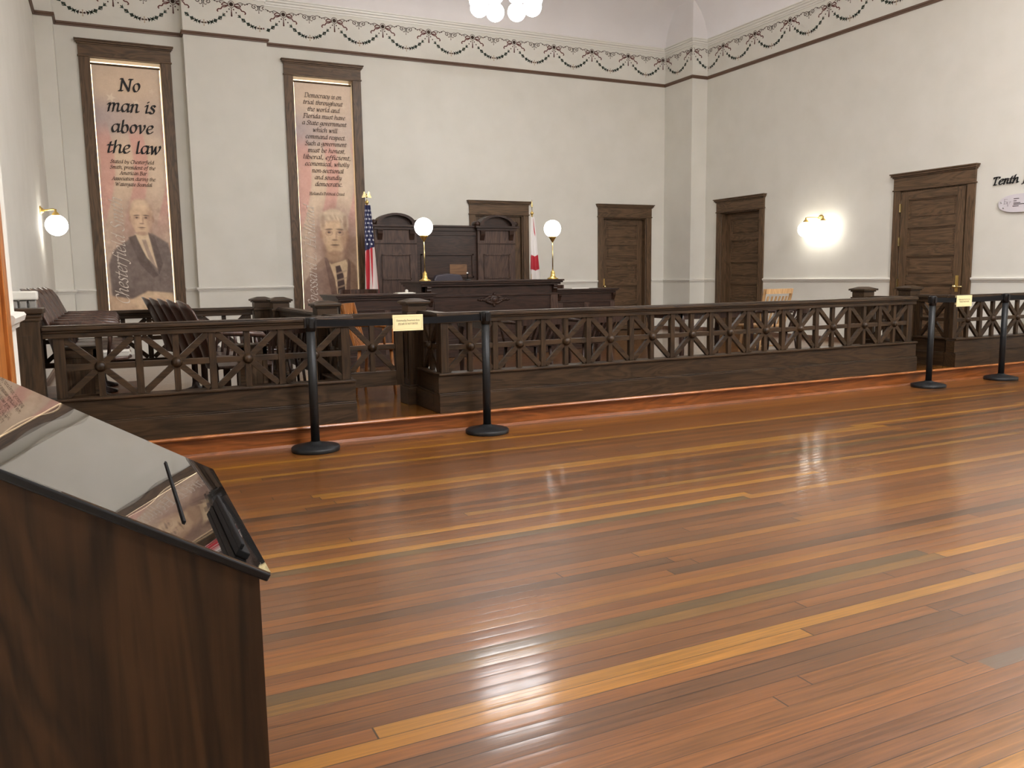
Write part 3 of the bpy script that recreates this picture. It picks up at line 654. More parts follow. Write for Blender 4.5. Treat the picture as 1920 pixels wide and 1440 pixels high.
# ------------------------------------------------------------ doors
def door_leaf(parent, place, a0, a1, z0, z1, npan, mz, mx, name='door_panel'):
    mb = MB()
    def bx_(a, b, d, e, z, y, m):
        vs = [place(p, q, r) for r in (z, y) for q in (d, e) for p in (a, b)]
        mb.add(vs, [(0, 2, 3, 1), (4, 5, 7, 6), (0, 1, 5, 4), (2, 6, 7, 3), (0, 4, 6, 2), (1, 3, 7, 5)], m)
    st = .12; rl = .11
    bx_(a0, a0+st, 0, .045, z0, z1, mz); bx_(a1-st, a1, 0, .045, z0, z1, mz)
    bot = .2; hh = (z1-z0-bot-rl*npan)/npan; z = z0
    bx_(a0+st, a1-st, 0, .045, z, z+bot, mx); z += bot
    for k in range(npan):
        bx_(a0+st, a1-st, 0, .022, z, z+hh, mx)
        # raised moulding ring
        for (p, q, r, s_) in ((a0+st, a1-st, z, z+.018), (a0+st, a1-st, z+hh-.018, z+hh), (a0+st, a0+st+.018, z, z+hh), (a1-st-.018, a1-st, z, z+hh)):
            bx_(p, q, .02, .034, r, s_, mx)
        bx_(a0+st+.05, a1-st-.05, .02, .03, z+.045, z+hh-.045, mx)
        z += hh; bx_(a0+st, a1-st, 0, .045, z, z+rl, mx); z += rl
    return mb.build(name, parent, bev=.002)
def door(n, axis, a0, a1, zt, rec, lab, knob_side, hinges=False, lever=False, plate=True):
    o = bpy.data.objects.new('door_%d' % n, None); COL.objects.link(o); o['kind'] = 'structure'; o['label'] = lab
    at = BY if axis == 'x' else RX
    def place(base): return (lambda a, d_, z: (a, at+base-d_, z)) if axis == 'x' else (lambda a, d_, z: (at+base-d_, a, z))
    mb = MB(); casing(mb, a0, a1, TZ, zt, .115, .22, place(0), CASZ, CASX if axis == 'x' else CASY); mb.build('casing', o, bev=.003)
    j = MB(); P = place(0)
    for (p, q) in ((a0, a0+.02), (a1-.02, a1)):
        vs = [P(x, -y, z) for z in (TZ, zt) for y in (0, .3) for x in (p, q)]
        j.add(vs, [(0, 2, 3, 1), (4, 5, 7, 6), (0, 1, 5, 4), (2, 6, 7, 3), (0, 4, 6, 2), (1, 3, 7, 5)], CASZ)
    vs = [P(x, -y, z) for z in (zt-.02, zt) for y in (0, .3) for x in (a0, a1)]
    j.add(vs, [(0, 2, 3, 1), (4, 5, 7, 6), (0, 1, 5, 4), (2, 6, 7, 3), (0, 4, 6, 2), (1, 3, 7, 5)], CASZ)
    j.build('jamb', o)
    leaf = door_leaf(o, place(rec), a0+.022, a1-.022, TZ+.01, zt-.022, 5, CASZ, CASX if axis == 'x' else CASY)
    K = place(rec-.046); ak = a0+.075 if knob_side < 0 else a1-.075; h = MB()
    if plate: 
        vs = [K(ak+x, y, 1.05+z) for z in (-.10, .12) for y in (0, .008) for x in (-.022, .022)]
        h.add(vs, [(0, 2, 3, 1), (4, 5, 7, 6), (0, 1, 5, 4), (2, 6, 7, 3), (0, 4, 6, 2), (1, 3, 7, 5)], BRASS)
    c = K(ak, .05, 1.02); h.ball(c, .028, BRASSL, 8); h.tube([K(ak, 0, 1.02), K(ak, .05, 1.02)], .01, BRASSL)
    if lever: h.tube([K(ak, .05, 1.02), K(ak-.11, .05, 1.02)], .011, BRASSL)
    h.build('door_handle', o)
    if hinges:
        for z in (.45, 1.07, 1.62, 2.14):
            hb = MB(); q = K(a0+.02 if knob_side > 0 else a1-.02, .004, z); hb.box(q[0]-.012, q[0]+.012, q[1]-.012, q[1]+.012, z-.06, z+.06, BRASSL); hb.build('hinge', o)
door(1, 'x', D1[0], D1[1], H, .1, 'dark five panel door behind the tall bench backdrop', -1, plate=False)
door(2, 'x', D2[0], D2[1], H, .14, 'dark five panel door right of the judges bench with brass plate', -1)
door(3, 'y', D3[0], D3[1], H+.02, .16, 'narrow looking dark door on the right wall near the corner', -1, plate=False)
door(4, 'y', D4[0], D4[1], H+.04, .02, 'brown panelled door on the right wall with lever handle and hinges', -1, lever=True)
# hinges of the lever door stand on its far side
hz_ = [o for o in bpy.data.objects if o.name == 'door_4'][0]
for z in (1.07, 1.66, 2.14):
    hb = MB(); hb.box(RX-.05, RX-.03, D4[1]-.035, D4[1]-.01, z-.06, z+.06, BRASSL); hb.build('hinge', hz_)
nd = bpy.data.objects.new('door_5', None); COL.objects.link(nd); nd['kind'] = 'structure'; nd['label'] = 'orange varnished door casing at the left edge'
m_ = MB(); m_.box(-.33, -.305, 3.13, 3.25, 0, 2.4, ORANGE); m_.box(-.33, -.305, 1.9, 2.02, 0, 2.4, ORANGE); m_.box(-.33, -.3, 1.88, 3.27, 2.4, 2.56, ORANGE); m_.build('casing', nd, bev=.003)
MB().box(-.33, -.318, 2.02, 3.13, .01, 2.4, ORANGE).build('door_panel', nd)
# ------------------------------------------------------------ railings
ZB, ZL0, ZL1, ZR = TZ, .475, .885, .965
def rail(name, label, P0, P1, nb, bay0, pitch, plinth=True, stiles=(), grp='carved oak railings round the courtroom well', low=.475, group=True):
    """railing from P0 to P1 in plan; local x runs along it, local -y is its outer face"""
    P0, P1 = Vector(P0), Vector(P1); d = P1-P0; Ln = d.length; rz = math.atan2(d.y, d.x)
    t = thing(name, label, 'railing', (P0.x, P0.y, 0), rz, grp)
    m = MB()
    m.box(0, Ln, -.05, .05, .955, ZR, OAKX); m.box(0, Ln, -.06, .06, .932, .955, OAKX); m.box(0, Ln, -.045, .045, .915, .932, OAKX); m.box(0, Ln, -.035, .035, ZL1-.005, .915, OAKX)
    m.build('top_rail', t, bev=.004)
    if plinth:
        m = MB(); m.box(0, Ln, -.075, .075, ZB, .30, OAKX); m.box(0, Ln, -.07, .07, .30, .312, OAKX); m.box(0, Ln, -.055, .055, .312, .452, OAKX); m.box(0, Ln, -.075, .075, .458, ZL0, OAKX); m.box(0, Ln, -.065, .065, .452, .458, OAKX)
        m.build('plinth', t, bev=.004)
    else:
        m = MB(); m.box(0, Ln, -.03, .03, low-.05, low, OAKX); m.build('bottom_rail', t, bev=.003)
    lo = ZL0 if plinth else low
    for k in range(nb+1):
        x = bay0+k*pitch
        m = MB(); wd = .024 if 0 < k < nb else .034
        m.box(x-wd, x+wd, -.022, .022, lo, ZL1, OAKZ); m.build('stile', t, bev=.003)
    for x in stiles:
        MB().box(x-.03, x+.03, -.024, .024, lo, ZL1, OAKZ).build('stile', t, bev=.003)
    zc = (lo+ZL1)/2
    for k in range(nb):
        a, b = bay0+k*pitch+.024, bay0+(k+1)*pitch-.024; c = (a+b)/2
        m = MB()
        m.box(c-.021, c+.021, -.018, .018, lo, ZL1, OAKZ)
        m.box(a, b, -.017, .017, zc-.021, zc+.021, OAKX)
        dg = .019
        for (p, q) in (((a+.005, lo+.01), (b-.005, ZL1-.01)), ((a+.005, ZL1-.01), (b-.005, lo+.01))):
            m.bar((p[0], 0, p[1]), (q[0], 0, q[1]), .042, .032, OAKX)
        g = m.build('lattice_panel', t, bev=.002)
        r = MB()
        for s in (-1, 1):
            r.lathe([(.001, -.002*s), (.036, -.002*s), (.038, .006*s), (.03, .011*s), (.03, .016*s), (.024, .024*s), (.012, .03*s), (.001, .032*s)], OAKZ, (c, -.018 if s > 0 else .018, zc), 16, axis='y')
        r.build('rosette', g)
    return t
FY = 6.275
rail('railing_section', 'front railing section at left with four bays before the jury chairs', (-.42, FY), (1.66, FY), 4, -.33+.42+.0, .483, grp='courtroom railing sections')
rail('railing_section', 'longest front railing section with twelve bays in the middle', (2.34, FY), (7.93, FY), 12, 2.415-2.34, .4525, stiles=(5.515,), grp='courtroom railing sections')
rail('railing_section', 'front railing section at the far right meeting the right wall', (8.56, FY), (10.39, FY), 4, .035, .4475, grp='courtroom railing sections')
rail('railing_section', 'short return railing from the left section back to the gate post', (1.605, 6.78), (1.605, 6.36), 1, .02, .38, grp='courtroom railing sections')
rail('railing_section', 'short return railing at the left end of the long middle section', (2.42, 6.36), (2.42, 6.78), 1, .02, .38, grp='courtroom railing sections')
rail('railing_section', 'short return railing at the right end of the long middle section', (7.85, 6.36), (7.85, 6.78), 1, .02, .38, grp='courtroom railing sections')
rail('railing_section', 'short return railing at the left end of the far right section', (8.64, 6.78), (8.64, 6.36), 1, .02, .38, grp='courtroom railing sections')
rail('railing_section', 'railing running back beside the jury chairs to the rear posts', (1.61, 7.01), (1.585, 8.69), 3, .05, .525, False, grp='courtroom railing sections')
rail('railing_section', 'rear railing behind the jury chairs below the first banner', (-.66, 9.14), (1.35, 9.14), 4, .04, .48, False, grp='courtroom railing sections')
def newel(x, y, label, grp='square railing posts with moulded caps', base=True):
    t = thing('newel_post', label, 'post', (x, y, TZ), 0, grp)
    s = .088
    m = MB(); m.box(-s, s, -s, s, .0, .80, OAKZ)
    for (a, b) in ((-.055, -.04), (.04, .055)):
        m.box(a, b, -s-.006, -s, .22, .62, OAKZ); m.box(-s-.006, -s, a, b, .22, .62, OAKZ)
    m.box(-.055, .055, -s-.006, -s, .62, .635, OAKZ)
    m.build('shaft', t, bev=.004)
    m = MB(); m.box(-s-.025, s+.025, -s-.025, s+.025, 0, .15, OAKX); m.box(-s-.016, s+.016, -s-.016, s+.016, .15, .172, OAKX); m.build('base', t, bev=.004)
    m = MB(); m.box(-s-.008, s+.008, -s-.008, s+.008, .775, .80, OAKX); m.box(-s+.004, s-.004, -s+.004, s-.004, .80, .872, OAKX)
    m.box(-s-.01, s+.01, -s-.01, s+.01, .86, .875, OAKX); m.box(-s-.026, s+.026, -s-.026, s+.026, .875, .895, OAKX)
    vs = [(a*(s+.02), b*(s+.02), .895) for a, b in ((-1, -1), (1, -1), (1, 1), (-1, 1))]+[(a*.04, b*.04, .918) for a, b in ((-1, -1), (1, -1), (1, 1), (-1, 1))]
    m.add(vs, [(0, 1, 5, 4), (1, 2, 6, 5), (2, 3, 7, 6), (3, 0, 4, 7), (4, 5, 6, 7)], OAKX)
    m.build('cap', t, bev=.003)
    return t
n0 = newel(1.605, 6.9, 'railing post left of the low gate beside the first stanchion')
dup(n0, (2.385, 6.9, TZ), 0, 'railing post right of the low gate behind the ivory sign')
dup(n0, (7.86, 6.9, TZ), 0, 'railing post at right standing before the bare wall under the sconce')
dup(n0, (8.63, 6.9, TZ), 0, 'rightmost railing post standing before the brown door with lever handle')
dup(n0, (1.58, 8.8, TZ), 0, 'front one of the two railing posts left of the second banner')
dup(n0, (1.45, 9.14, TZ), 0, 'rear one of the two railing posts left of the second banner')
t = thing('newel_post', 'broad end post at far left against the wall beside the lectern', 'post', (-.525, 6.28, TZ), 0, 'square railing posts with moulded caps')
m = MB(); m.box(-.1, .1, -.1, .1, 0, .90, OAKZ); m.box(-.06, .05, -.106, -.1, .2, .76, OAKZ); m.build('shaft', t, bev=.004)
m = MB(); m.box(-.13, .13, -.125, .1, .90, .935, OAKX); m.box(-.118, .118, -.115, .1, .875, .90, OAKX); m.box(-.106, .108, -.108, .1, .85, .875, OAKX); m.build('cap', t, bev=.006)
def gate(x0, x1, y, label):
    t = thing('swing_gate', label, 'gate', (x0, y, TZ), 0, 'low oak gates between posts'); Ln = x1-x0
    MB().box(0, Ln, -.022, .022, .715, .80, OAKX).build('gate_rail', t, bev=.003); MB().box(0, Ln, -.022, .022, .17, .30, OAKX).build('gate_rail', t, bev=.003)
    for x in (.035, Ln-.035): MB().box(x-.035, x+.035, -.024, .024, .17, .80, OAKZ).build('gate_stile', t, bev=.003)
    m = MB(); c = Ln/2; lo, hi = .30, .715; zc = (lo+hi)/2
    m.box(c-.021, c+.021, -.016, .016, lo, hi, OAKZ); m.box(.07, Ln-.07, -.015, .015, zc-.02, zc+.02, OAKX)
    m.bar((.08, 0, lo+.005), (Ln-.08, 0, hi-.005), .042, .03, OAKX); m.bar((.08, 0, hi-.005), (Ln-.08, 0, lo+.005), .042, .03, OAKX)
    g = m.build('lattice_panel', t, bev=.002)
    MB().lathe([(.001, 0), (.036, 0), (.038, .008), (.03, .016), (.022, .026), (.001, .034)], OAKZ, (c, -.016, zc), 16, axis='y').build('rosette', g)
gate(1.722, 2.268, 6.9, 'low oak lattice gate between two posts left of the middle railing')
gate(7.978, 8.512, 6.9, 'low oak lattice gate between the two posts at right')
# ------------------------------------------------------------ judges bench and desks
def bench():
    X0, X1, Y0, Y1, ZT = 3.78, 5.84, 10.56, 11.3, 1.195
    t = thing('judges_bench', 'tall dark panelled judges bench topped by two globe lamps', 'desk', (X0, Y0, TZ)); W = X1-X0; D = Y1-Y0; Z = ZT-TZ
    m = MB(); m.box(-.07, W+.07, -.09, D+.02, Z-.022, Z, BEN); m.box(-.055, W+.055, -.075, D, Z-.045, Z-.022, BEN); m.box(-.03, W+.03, -.05, D, Z-.075, Z-.045, BEN); m.build('bench_top', t, bev=.004)
    m = MB(); m.box(0, W, 0, .05, .12, Z-.075, BEN)
    m.box(0, W, -.02, 0, Z-.22, Z-.19, BEN); m.box(0, W, -.014, 0, .12, .24, BEN)
    for (a, b) in ((0, .12), (W-.12, W)): m.box(a, b, -.014, 0, .12, Z-.22, BENZ)
    m.box(.16, W-.16, -.006, 0, .30, Z-.27, BEN)
    m.build('front_panel', t, bev=.003)
    m = MB()
    for (a, b) in ((0, .04), (W-.04, W)):
        m.box(a, b, 0, D, .12, Z-.075, BENZ)
    m.box(-.012, 0, .02, D, Z-.22, Z-.19, OAKY); m.box(-.01, 0, .06, D-.06, Z-.5, Z-.27, OAKY)
    m.build('side_panel', t, bev=.003)
    MB().box(-.03, W+.03, -.04, D, 0, .12, BEN).build('plinth', t, bev=.004)
    for x in (.045, W-.085):
        m = MB(); pr = [(0, 0), (-.06, 0), (-.062, -.02), (-.045, -.035), (-.05, -.055), (-.03, -.08), (-.012, -.12), (0, -.13)]
        m.prism([(p, Z-.075+q) for p, q in pr], x, x+.06, BEN, 'x'); m.build('corbel', t, bev=.002)
    # carved centre ornament
    m = MB(); c = W*.5+.015; z = Z-.27
    m.ball((c, -.02, z), .045, BEN, 10, (1, .6, 1)); m.lathe([(.001, 0), (.075, 0), (.07, .015), (.05, .02), (.001, .022)], BEN, (c, -.012, z), 14, axis='y')
    for s in (-1, 1):
        for k in range(6): m.ball((c+s*(.085+.03*k), -.02, z+.006*(k % 2)), .026-.002*k, BEN, 6, (1.1, .7, 1.0))
        for k in range(3): m.ball((c+s*(.07+.03*k), -.022, z+.04-.012*k), .024, BEN, 6, (1.3, .7, .8)); m.ball((c+s*(.05+.026*k), -.022, z-.045+.012*k), .022, BEN, 6, (1.2, .7, .9))
    m.ball((c, -.02, z+.075), .022, BEN, 6); m.ball((c, -.02, z-.08), .022, BEN, 6)
    m.build('carved_ornament', t)
    return t
bench()
def side_desk(x0, x1, y0, y1, label):
    t = thing('clerk_desk', label, 'desk', (x0, y0, TZ), 0, 'panelled desks flanking the bench'); W, D, Z = x1-x0, y1-y0, .895
    m = MB(); m.box(-.05, W+.05, -.06, D, Z-.02, Z, BEN); m.box(-.035, W+.035, -.045, D, Z-.04, Z-.02, BEN); m.box(-.015, W+.015, -.02, D, Z-.07, Z-.04, BEN); m.build('desk_top', t, bev=.003)
    m = MB(); m.box(0, W, 0, .04, 0, Z-.07, BEN); m.box(0, .04, 0, D, 0, Z-.07, BENZ); m.box(W-.04, W, 0, D, 0, Z-.07, BENZ)
    m.box(0, W, -.012, 0, Z-.2, Z-.18, BEN); m.box(0, W, -.015, 0, 0, .14, BEN)
    for x in (0, W/2-.04, W-.08): m.box(x, x+.08, -.01, 0, .14, Z-.2, BENZ)
    m.build('front_panel', t, bev=.003)
    for x in (.0, W-.05):
        m = MB(); m.prism([(0, Z-.07), (-.045, Z-.07), (-.04, Z-.1), (-.02, Z-.13), (0, Z-.17)], x, x+.05, BEN, 'x'); m.build('corbel', t)
side_desk(2.5, 3.70, 9.98, 10.8, 'lower panelled desk left of the judges bench')
side_desk(5.93, 6.92, 10.72, 11.3, 'lower panelled desk right of the judges bench')
def backdrop():
    X0, X1, Y = 3.74, 6.15, 12.62
    t = thing('panelled_backdrop', 'tall dark panelled wooden backdrop with two arched pediments behind the bench', 'panelling', (X0, Y, TZ)); W = X1-X0; Z = 1.86
    m = MB(); m.box(.66, W-.66, 0, .1, 0, Z-.03, BEN); m.box(.66, W-.66, -.02, .12, Z-.03, Z+.03, BEN); m.box(.66, W-.66, -.05, .14, Z+.03, Z+.06, BEN)
    m.box(.66, W-.66, -.014, 0, Z-.1, Z-.07, BEN); m.box(.66, W-.66, -.012, 0, .95, 1.0, BEN)
    # moulded frame of the middle panel
    for (a, b, c, d_) in ((.76, W-.74, Z-.42, Z-.39), (.76, W-.74, 1.08, 1.11), (.76, .79, 1.08, Z-.39), (W-.77, W-.74, 1.08, Z-.39)): m.box(a, b, -.02, 0, c, d_, BEN)
    m.build('middle_panel', t, bev=.003)
    MB().box(1.25, W-.86, -.008, 0, 1.13, 1.30, BENL).build('veneer_patch', t, label='lighter brown panel')
    for x0, x1 in ((0, .68), (W-.68, W)):
        m = MB(); m.box(x0, x1, -.06, .14, 0, Z-.02, BENZ)
        m.box(x0-.02, x1+.02, -.09, .16, Z-.02, Z+.02, BEN); m.box(x0-.05, x1+.05, -.12, .18, Z+.02, Z+.055, BEN)
        m.box(x0, x1, -.07, 0, Z-.24, Z-.22, BEN)
        for (a, b, c, d_) in ((x0+.1, x1-.1, Z-.42, Z-.395), (x0+.1, x1-.1, .4, .425), (x0+.1, x0+.125, .4, Z-.4), (x1-.125, x1-.1, .4, Z-.4), (x0+.1, x1-.1, 1.06, 1.085)): m.box(a, b, -.075, -.06, c, d_, BENZ)
        for s in (x0+.04, x1-.12): m.prism([(-.06, Z-.02), (-.11, Z-.02), (-.1, Z-.08), (-.075, Z-.14), (-.06, Z-.18)], s, s+.08, BEN, 'x')
        pv = m.build('pavilion', t, bev=.003)
        a = MB(); c = (x0+x1)/2; R1, R2 = .32, .26; zb = Z+.055; n = 14
        sy = .56
        for k in range(n):
            t0, t1_ = PI*k/n, PI*(k+1)/n
            q = [(c+R1*math.cos(t0), zb+R1*sy*math.sin(t0)), (c+R1*math.cos(t1_), zb+R1*sy*math.sin(t1_)), (c+R2*math.cos(t1_), zb+R2*sy*math.sin(t1_)), (c+R2*math.cos(t0), zb+R2*sy*math.sin(t0))]
            a.prism(q, -.12, .12, BEN, 'y')
            q = [(c+R2*math.cos(t0), zb+R2*sy*math.sin(t0)), (c+R2*math.cos(t1_), zb+R2*sy*math.sin(t1_)), (c, zb)]
            a.prism(q, -.03, .03, BEN, 'y')
        for s in (-1, 1): a.lathe([(.001, -.1), (.035, -.1), (.045, -.06), (.045, .06), (.035, .1), (.001, .1)], BEN, (c+s*.345, 0, zb+.035), 14, axis='y')
        a.build('arched_pediment', t)
backdrop()
# ------------------------------------------------------------ lamps
def globe_lamp(x, y, z, label):
    t = thing('globe_lamp', label, 'lamp', (x, y, z), 0, 'brass globe lamps on the bench')
    MB().lathe([(.001, 0), (.078, 0), (.08, .012), (.06, .022), (.045, .03), (.034, .05), (.028, .09), (.03, .10), (.022, .115), (.012, .125), (.012, .13)], BRASS, n=20).build('base', t)
    MB().tube([(0, 0, .12), (0, 0, .56)], .0085, BRASSL).build('stem', t)
    MB().lathe([(.01, .53), (.02, .545), (.045, .585), (.062, .61), (.055, .612), (.001, .60)], BRASS, n=20).build('globe_holder', t)
    MB().ball((0, 0, .72), .122, LAMPB, 16).build('globe', t)
    return t
g0 = globe_lamp(3.84, 10.62, 1.195, 'left one of the two globe lamps on the bench, nearer the striped flag')
dup(g0, (5.80, 10.62, 1.195), 0, 'right one of the two globe lamps on the bench, beside the white flag')
def chandelier(x, y, z, label, glass):
    t = thing('chandelier', label, 'chandelier', (x, y, z), 0, 'globe chandeliers'); R0 = .39
    s = MB(); s.tube([(0, 0, .25), (0, 0, 1.62)], .016, BRASS); s.lathe([(.001, .05), (.04, .07), (.09, .16), (.1, .22), (.06, .3), (.03, .34), (.02, .36)], BRASS); s.lathe([(.09, 1.62), (.05, 1.58), (.02, 1.52)], BRASS); s.build('stem', t)
    for k in range(8):
        a = 1.515+k*PI/4; c, d_ = math.cos(a), math.sin(a)
        arm = MB().tube([(c*.06, d_*.06, .2), (c*.2, d_*.2, .13), (c*.33, d_*.33, .2), (c*R0, d_*R0, .24), (c*R0, d_*R0, .13)], .009, BRASS, 6)
        arm.lathe([(.03, .13), (.05, .11), (.055, .1)], BRASS, (c*R0, d_*R0, 0)); ao = arm.build('arm', t)
        MB().ball((c*R0, d_*R0, 0), .125, glass, 12).build('globe', ao)
    return t
c0 = chandelier(5.05, 10.5, 4.87, 'eight globe chandelier hanging near the far end', LAMP)
c1 = chandelier(7.9, 3.0, 4.87, 'added unseen eight globe chandelier brightening the right half of the hall', LAMPF)  # this one and its two copies are added out of view as fill light
dup(c1, (2.8, 2.6, 4.87), 0, 'added unseen eight globe chandelier brightening the left half of the hall')
dup(c1, (5.05, -2.0, 4.87), 0, 'added eight globe fill chandelier, unseen behind the viewer')
def sconce(x, y, z, rz, label, two):
    """arms reach into the room along local -y"""
    t = thing('wall_sconce', label, 'wall lamp', (x, y, z), rz, 'brass wall sconces')
    MB().lathe([(.001, 0), (.055, 0), (.055, .012), (.04, .02), (.025, .04), (.001, .05)], BRASS, (0, 0, 0), 20, axis='y').build('back_plate', t)
    for s in ((-1, 1) if two else (0,)):
        ar = MB()
        if two: ar.tube([(0, -.03, 0), (s*.06, -.1, .015), (s*.16, -.14, .02), (s*.18, -.145, 0), (s*.18, -.145, -.04)], .009, BRASS)
        else: ar.tube([(0, -.03, 0), (0, -.1, .012), (0, -.15, .02), (0, -.165, 0), (0, -.165, -.04)], .01, BRASS)
        ar.lathe([(.012, .03), (.014, .0), (.035, -.02), (.05, -.05), (.05, -.06)], BRASS, (s*.18, -.145 if two else -.165, -.01)); a_ = ar.build('arm', t)
        MB().ball((s*.18, -.145 if two else -.165, -.17), .125, LAMPS, 14).build('globe', a_)
    return t
sconce(RX, 10.02, 2.10, PI/2*3, 'brass sconce with two lit globes on the right wall', True)
sconce(LX, 11.45, 2.10, PI/2, 'brass sconce with one lit globe on the left wall', False)
sconce(RX, 4.2, 2.10, PI/2*3, 'added brass fill sconce with two lit globes on the right wall out of view', True)  # extra sconce outside the view, added to lift the room brightness
# ------------------------------------------------------------ flags
def eagle(mb, z, m):
    mb.ball((0, 0, z), .022, m, 6, (.7, .7, 1.2)); mb.ball((0, 0, z+.035), .012, m, 6)
    for s in (-1, 1):
        for k in range(4): mb.add([(s*.008, 0, z+.01), (s*(.03+.012*k), .006, z+.075-.022*k), (s*(.05+.008*k), .0, z+.06-.028*k), (s*.012, -.004, z-.012)], [(0, 1, 2, 3)], m)
def flag(x, y, ptop, z0, z1, wtop, wbot, painter, label, rz, fringe=True, spear=False, lean=0):
    t = thing('flag_on_pole', label, 'flag', (x, y, TZ), rz, None)
    p = MB(); p.tube([(0, 0, .03), (0, 0, ptop-TZ)], .014, BRASSL if spear else HONEY); p.build('pole', t)
    MB().lathe([(.001, 0), (.13, 0), (.13, .03), (.05, .06), (.02, .1)], BRASS, n=24).build('floor_stand', t)
    f = MB(); zt = ptop-TZ
    f.lathe([(.001, -.02), (.02, -.01), (.03, .012), (.022, .03), (.008, .04), (.006, .06)], BRASS, (0, 0, zt))
    if spear: f.lathe([(.005, .05), (.006, .1), (.02, .13), (.012, .18), (.001, .24)], BRASSL, (0, 0, zt), 8)
    else: eagle(f, zt+.1, BRASSL)
    f.build('finial', t)
    w_, h_ = 1.0, z1-z0; P = Paint(110, 260, w_, h_); painter(P)
    def place(X, Y):
        v = Y/h_; s = X; wd = wtop+(wbot-wtop)*v**.8
        fold = .5+.5*math.sin(s*PI*5+.6+v*.5); q = s-.5
        xx = q*wd+lean*v+.10*wd*math.sin(s*PI*5+1.7)*v
        return (xx, -.02-.055*(.3+.7*v)*fold, z1-TZ-Y-.05*abs(q)*v)
    g = grid_mesh('cloth', P, place, t, CLOTH); sm = g.modifiers.new('thickness', 'SOLIDIFY'); sm.thickness = .004
    return t
def usp(P):
    U, V = P.U, P.V; P.C[:] = (232, 226, 222)
    r = (.5+.5*np.sin((U*3.1+V*.55)*2*PI)); P.mix((sstep(.42, .58, r)), (178, 30, 44))
    blue = 1-sstep(.475, .485, V+.06*(U-.5)); P.mix(blue, (34, 36, 74))
    for j in range(9):
        for i in range(5):
            cx, cy = .1+.2*i+(.1 if j % 2 else 0), .06+.046*j
            d = np.hypot((U-cx)/.045, (V-cy)/.012); P.mix((1-sstep(.8, 1.1, d))*blue, (235, 235, 235))
def flp(P):
    U, V = P.U, P.V; P.C[:] = (226, 222, 218)
    P.mix((1-sstep(.035, .05, np.abs(U-(.62+.35*V*1.2))))*(1-sstep(.2, .28, V))*sstep(.02, .03, V), (178, 40, 50))
    P.mix(sstep(.54, .55, V+.02*np.sin(U*9))*(1-sstep(.74, .75, V+.02*np.sin(U*9))), (176, 34, 48))
    P.mix((1-sstep(.06, .1, U))*sstep(.78, .8, V), (206, 164, 84))
flag(3.56, 12.3, 2.36, 1.0, 2.33, .09, .25, usp, 'red white and blue striped flag with stars hanging beside the second banner', 0, lean=.02)
flag(6.44, 12.5, 2.27, 1.05, 2.22, .07, .22, flp, 'white flag with a red band hanging right of the backdrop', 0, spear=True, lean=.03)
# ------------------------------------------------------------ rope posts, belts, signs
def stanchion(x, y, label):
    t = thing('stanchion_post', label, 'barrier post', (x, y, 0), 0, 'black belt barrier posts')
    MB().lathe([(.001, 0), (.172, 0), (.175, .006), (.175, .028), (.168, .034), (.10, .05), (.04, .062), (.036, .07)], BLACKM, n=40).build('base', t)
    MB().lathe([(.0315, .06), (.0315, .88), (.001, .88)], BLACKM, n=24).build('tube', t)
    m = MB(); m.lathe([(.001, .875), (.036, .875), (.036, .965), (.032, .975), (.001, .976)], BLACKP, n=24); m.box(-.014, .014, -.044, .044, .9, .965, BLACKP); m.box(-.044, .044, -.014, .014, .9, .965, BLACKP); m.build('belt_head', t)
    return t
S = [(1.285, 6.0), (2.665, 6.0), (7.87, 6.0), (9.08, 6.0)]
s0 = stanchion(*S[0], 'black barrier post nearest the lectern, left end of its belt')
dup(s0, (*S[1], 0), 0, 'black barrier post right of the ivory sign hanging by the gate')
dup(s0, (*S[2], 0), 0, 'black barrier post left of the far ivory sign at right')
dup(s0, (*S[3], 0), 0, 'rightmost black barrier post near the right wall')
def belt(a, b, label):
    m = MB(); n = 16; vs = []; fs = []
    for k in range(n+1):
        t = k/n; x = a[0]+.043+(b[0]-a[0]-.086)*t; sag = .012*4*t*(1-t); y = a[1]+(b[1]-a[1])*t
        for (dz, dy) in ((0, -.0012), (0, .0012), (.05, .0012), (.05, -.0012)): vs.append((x, y+dy, .907-sag+dz))
    for k in range(n):
        for j in range(4): fs.append((k*4+j, k*4+(j+1) % 4, (k+1)*4+(j+1) % 4, (k+1)*4+j))
    m.add(vs, fs, BELT); tag(m.build('barrier_belt'), label, 'belt', 'black belts between posts')
belt(S[0], S[1], 'black belt stretched between the two left barrier posts')
belt(S[2], S[3], 'black belt stretched between the two right barrier posts')
belt(S[3], (10.36, 6.0), 'black belt running from the rightmost barrier post to the wall')
t_ = MB().box(10.33, RX, 5.97, 6.03, .89, .97, BLACKP).build('belt_wall_clip'); tag(t_, 'black belt clip on the right wall', 'clip')
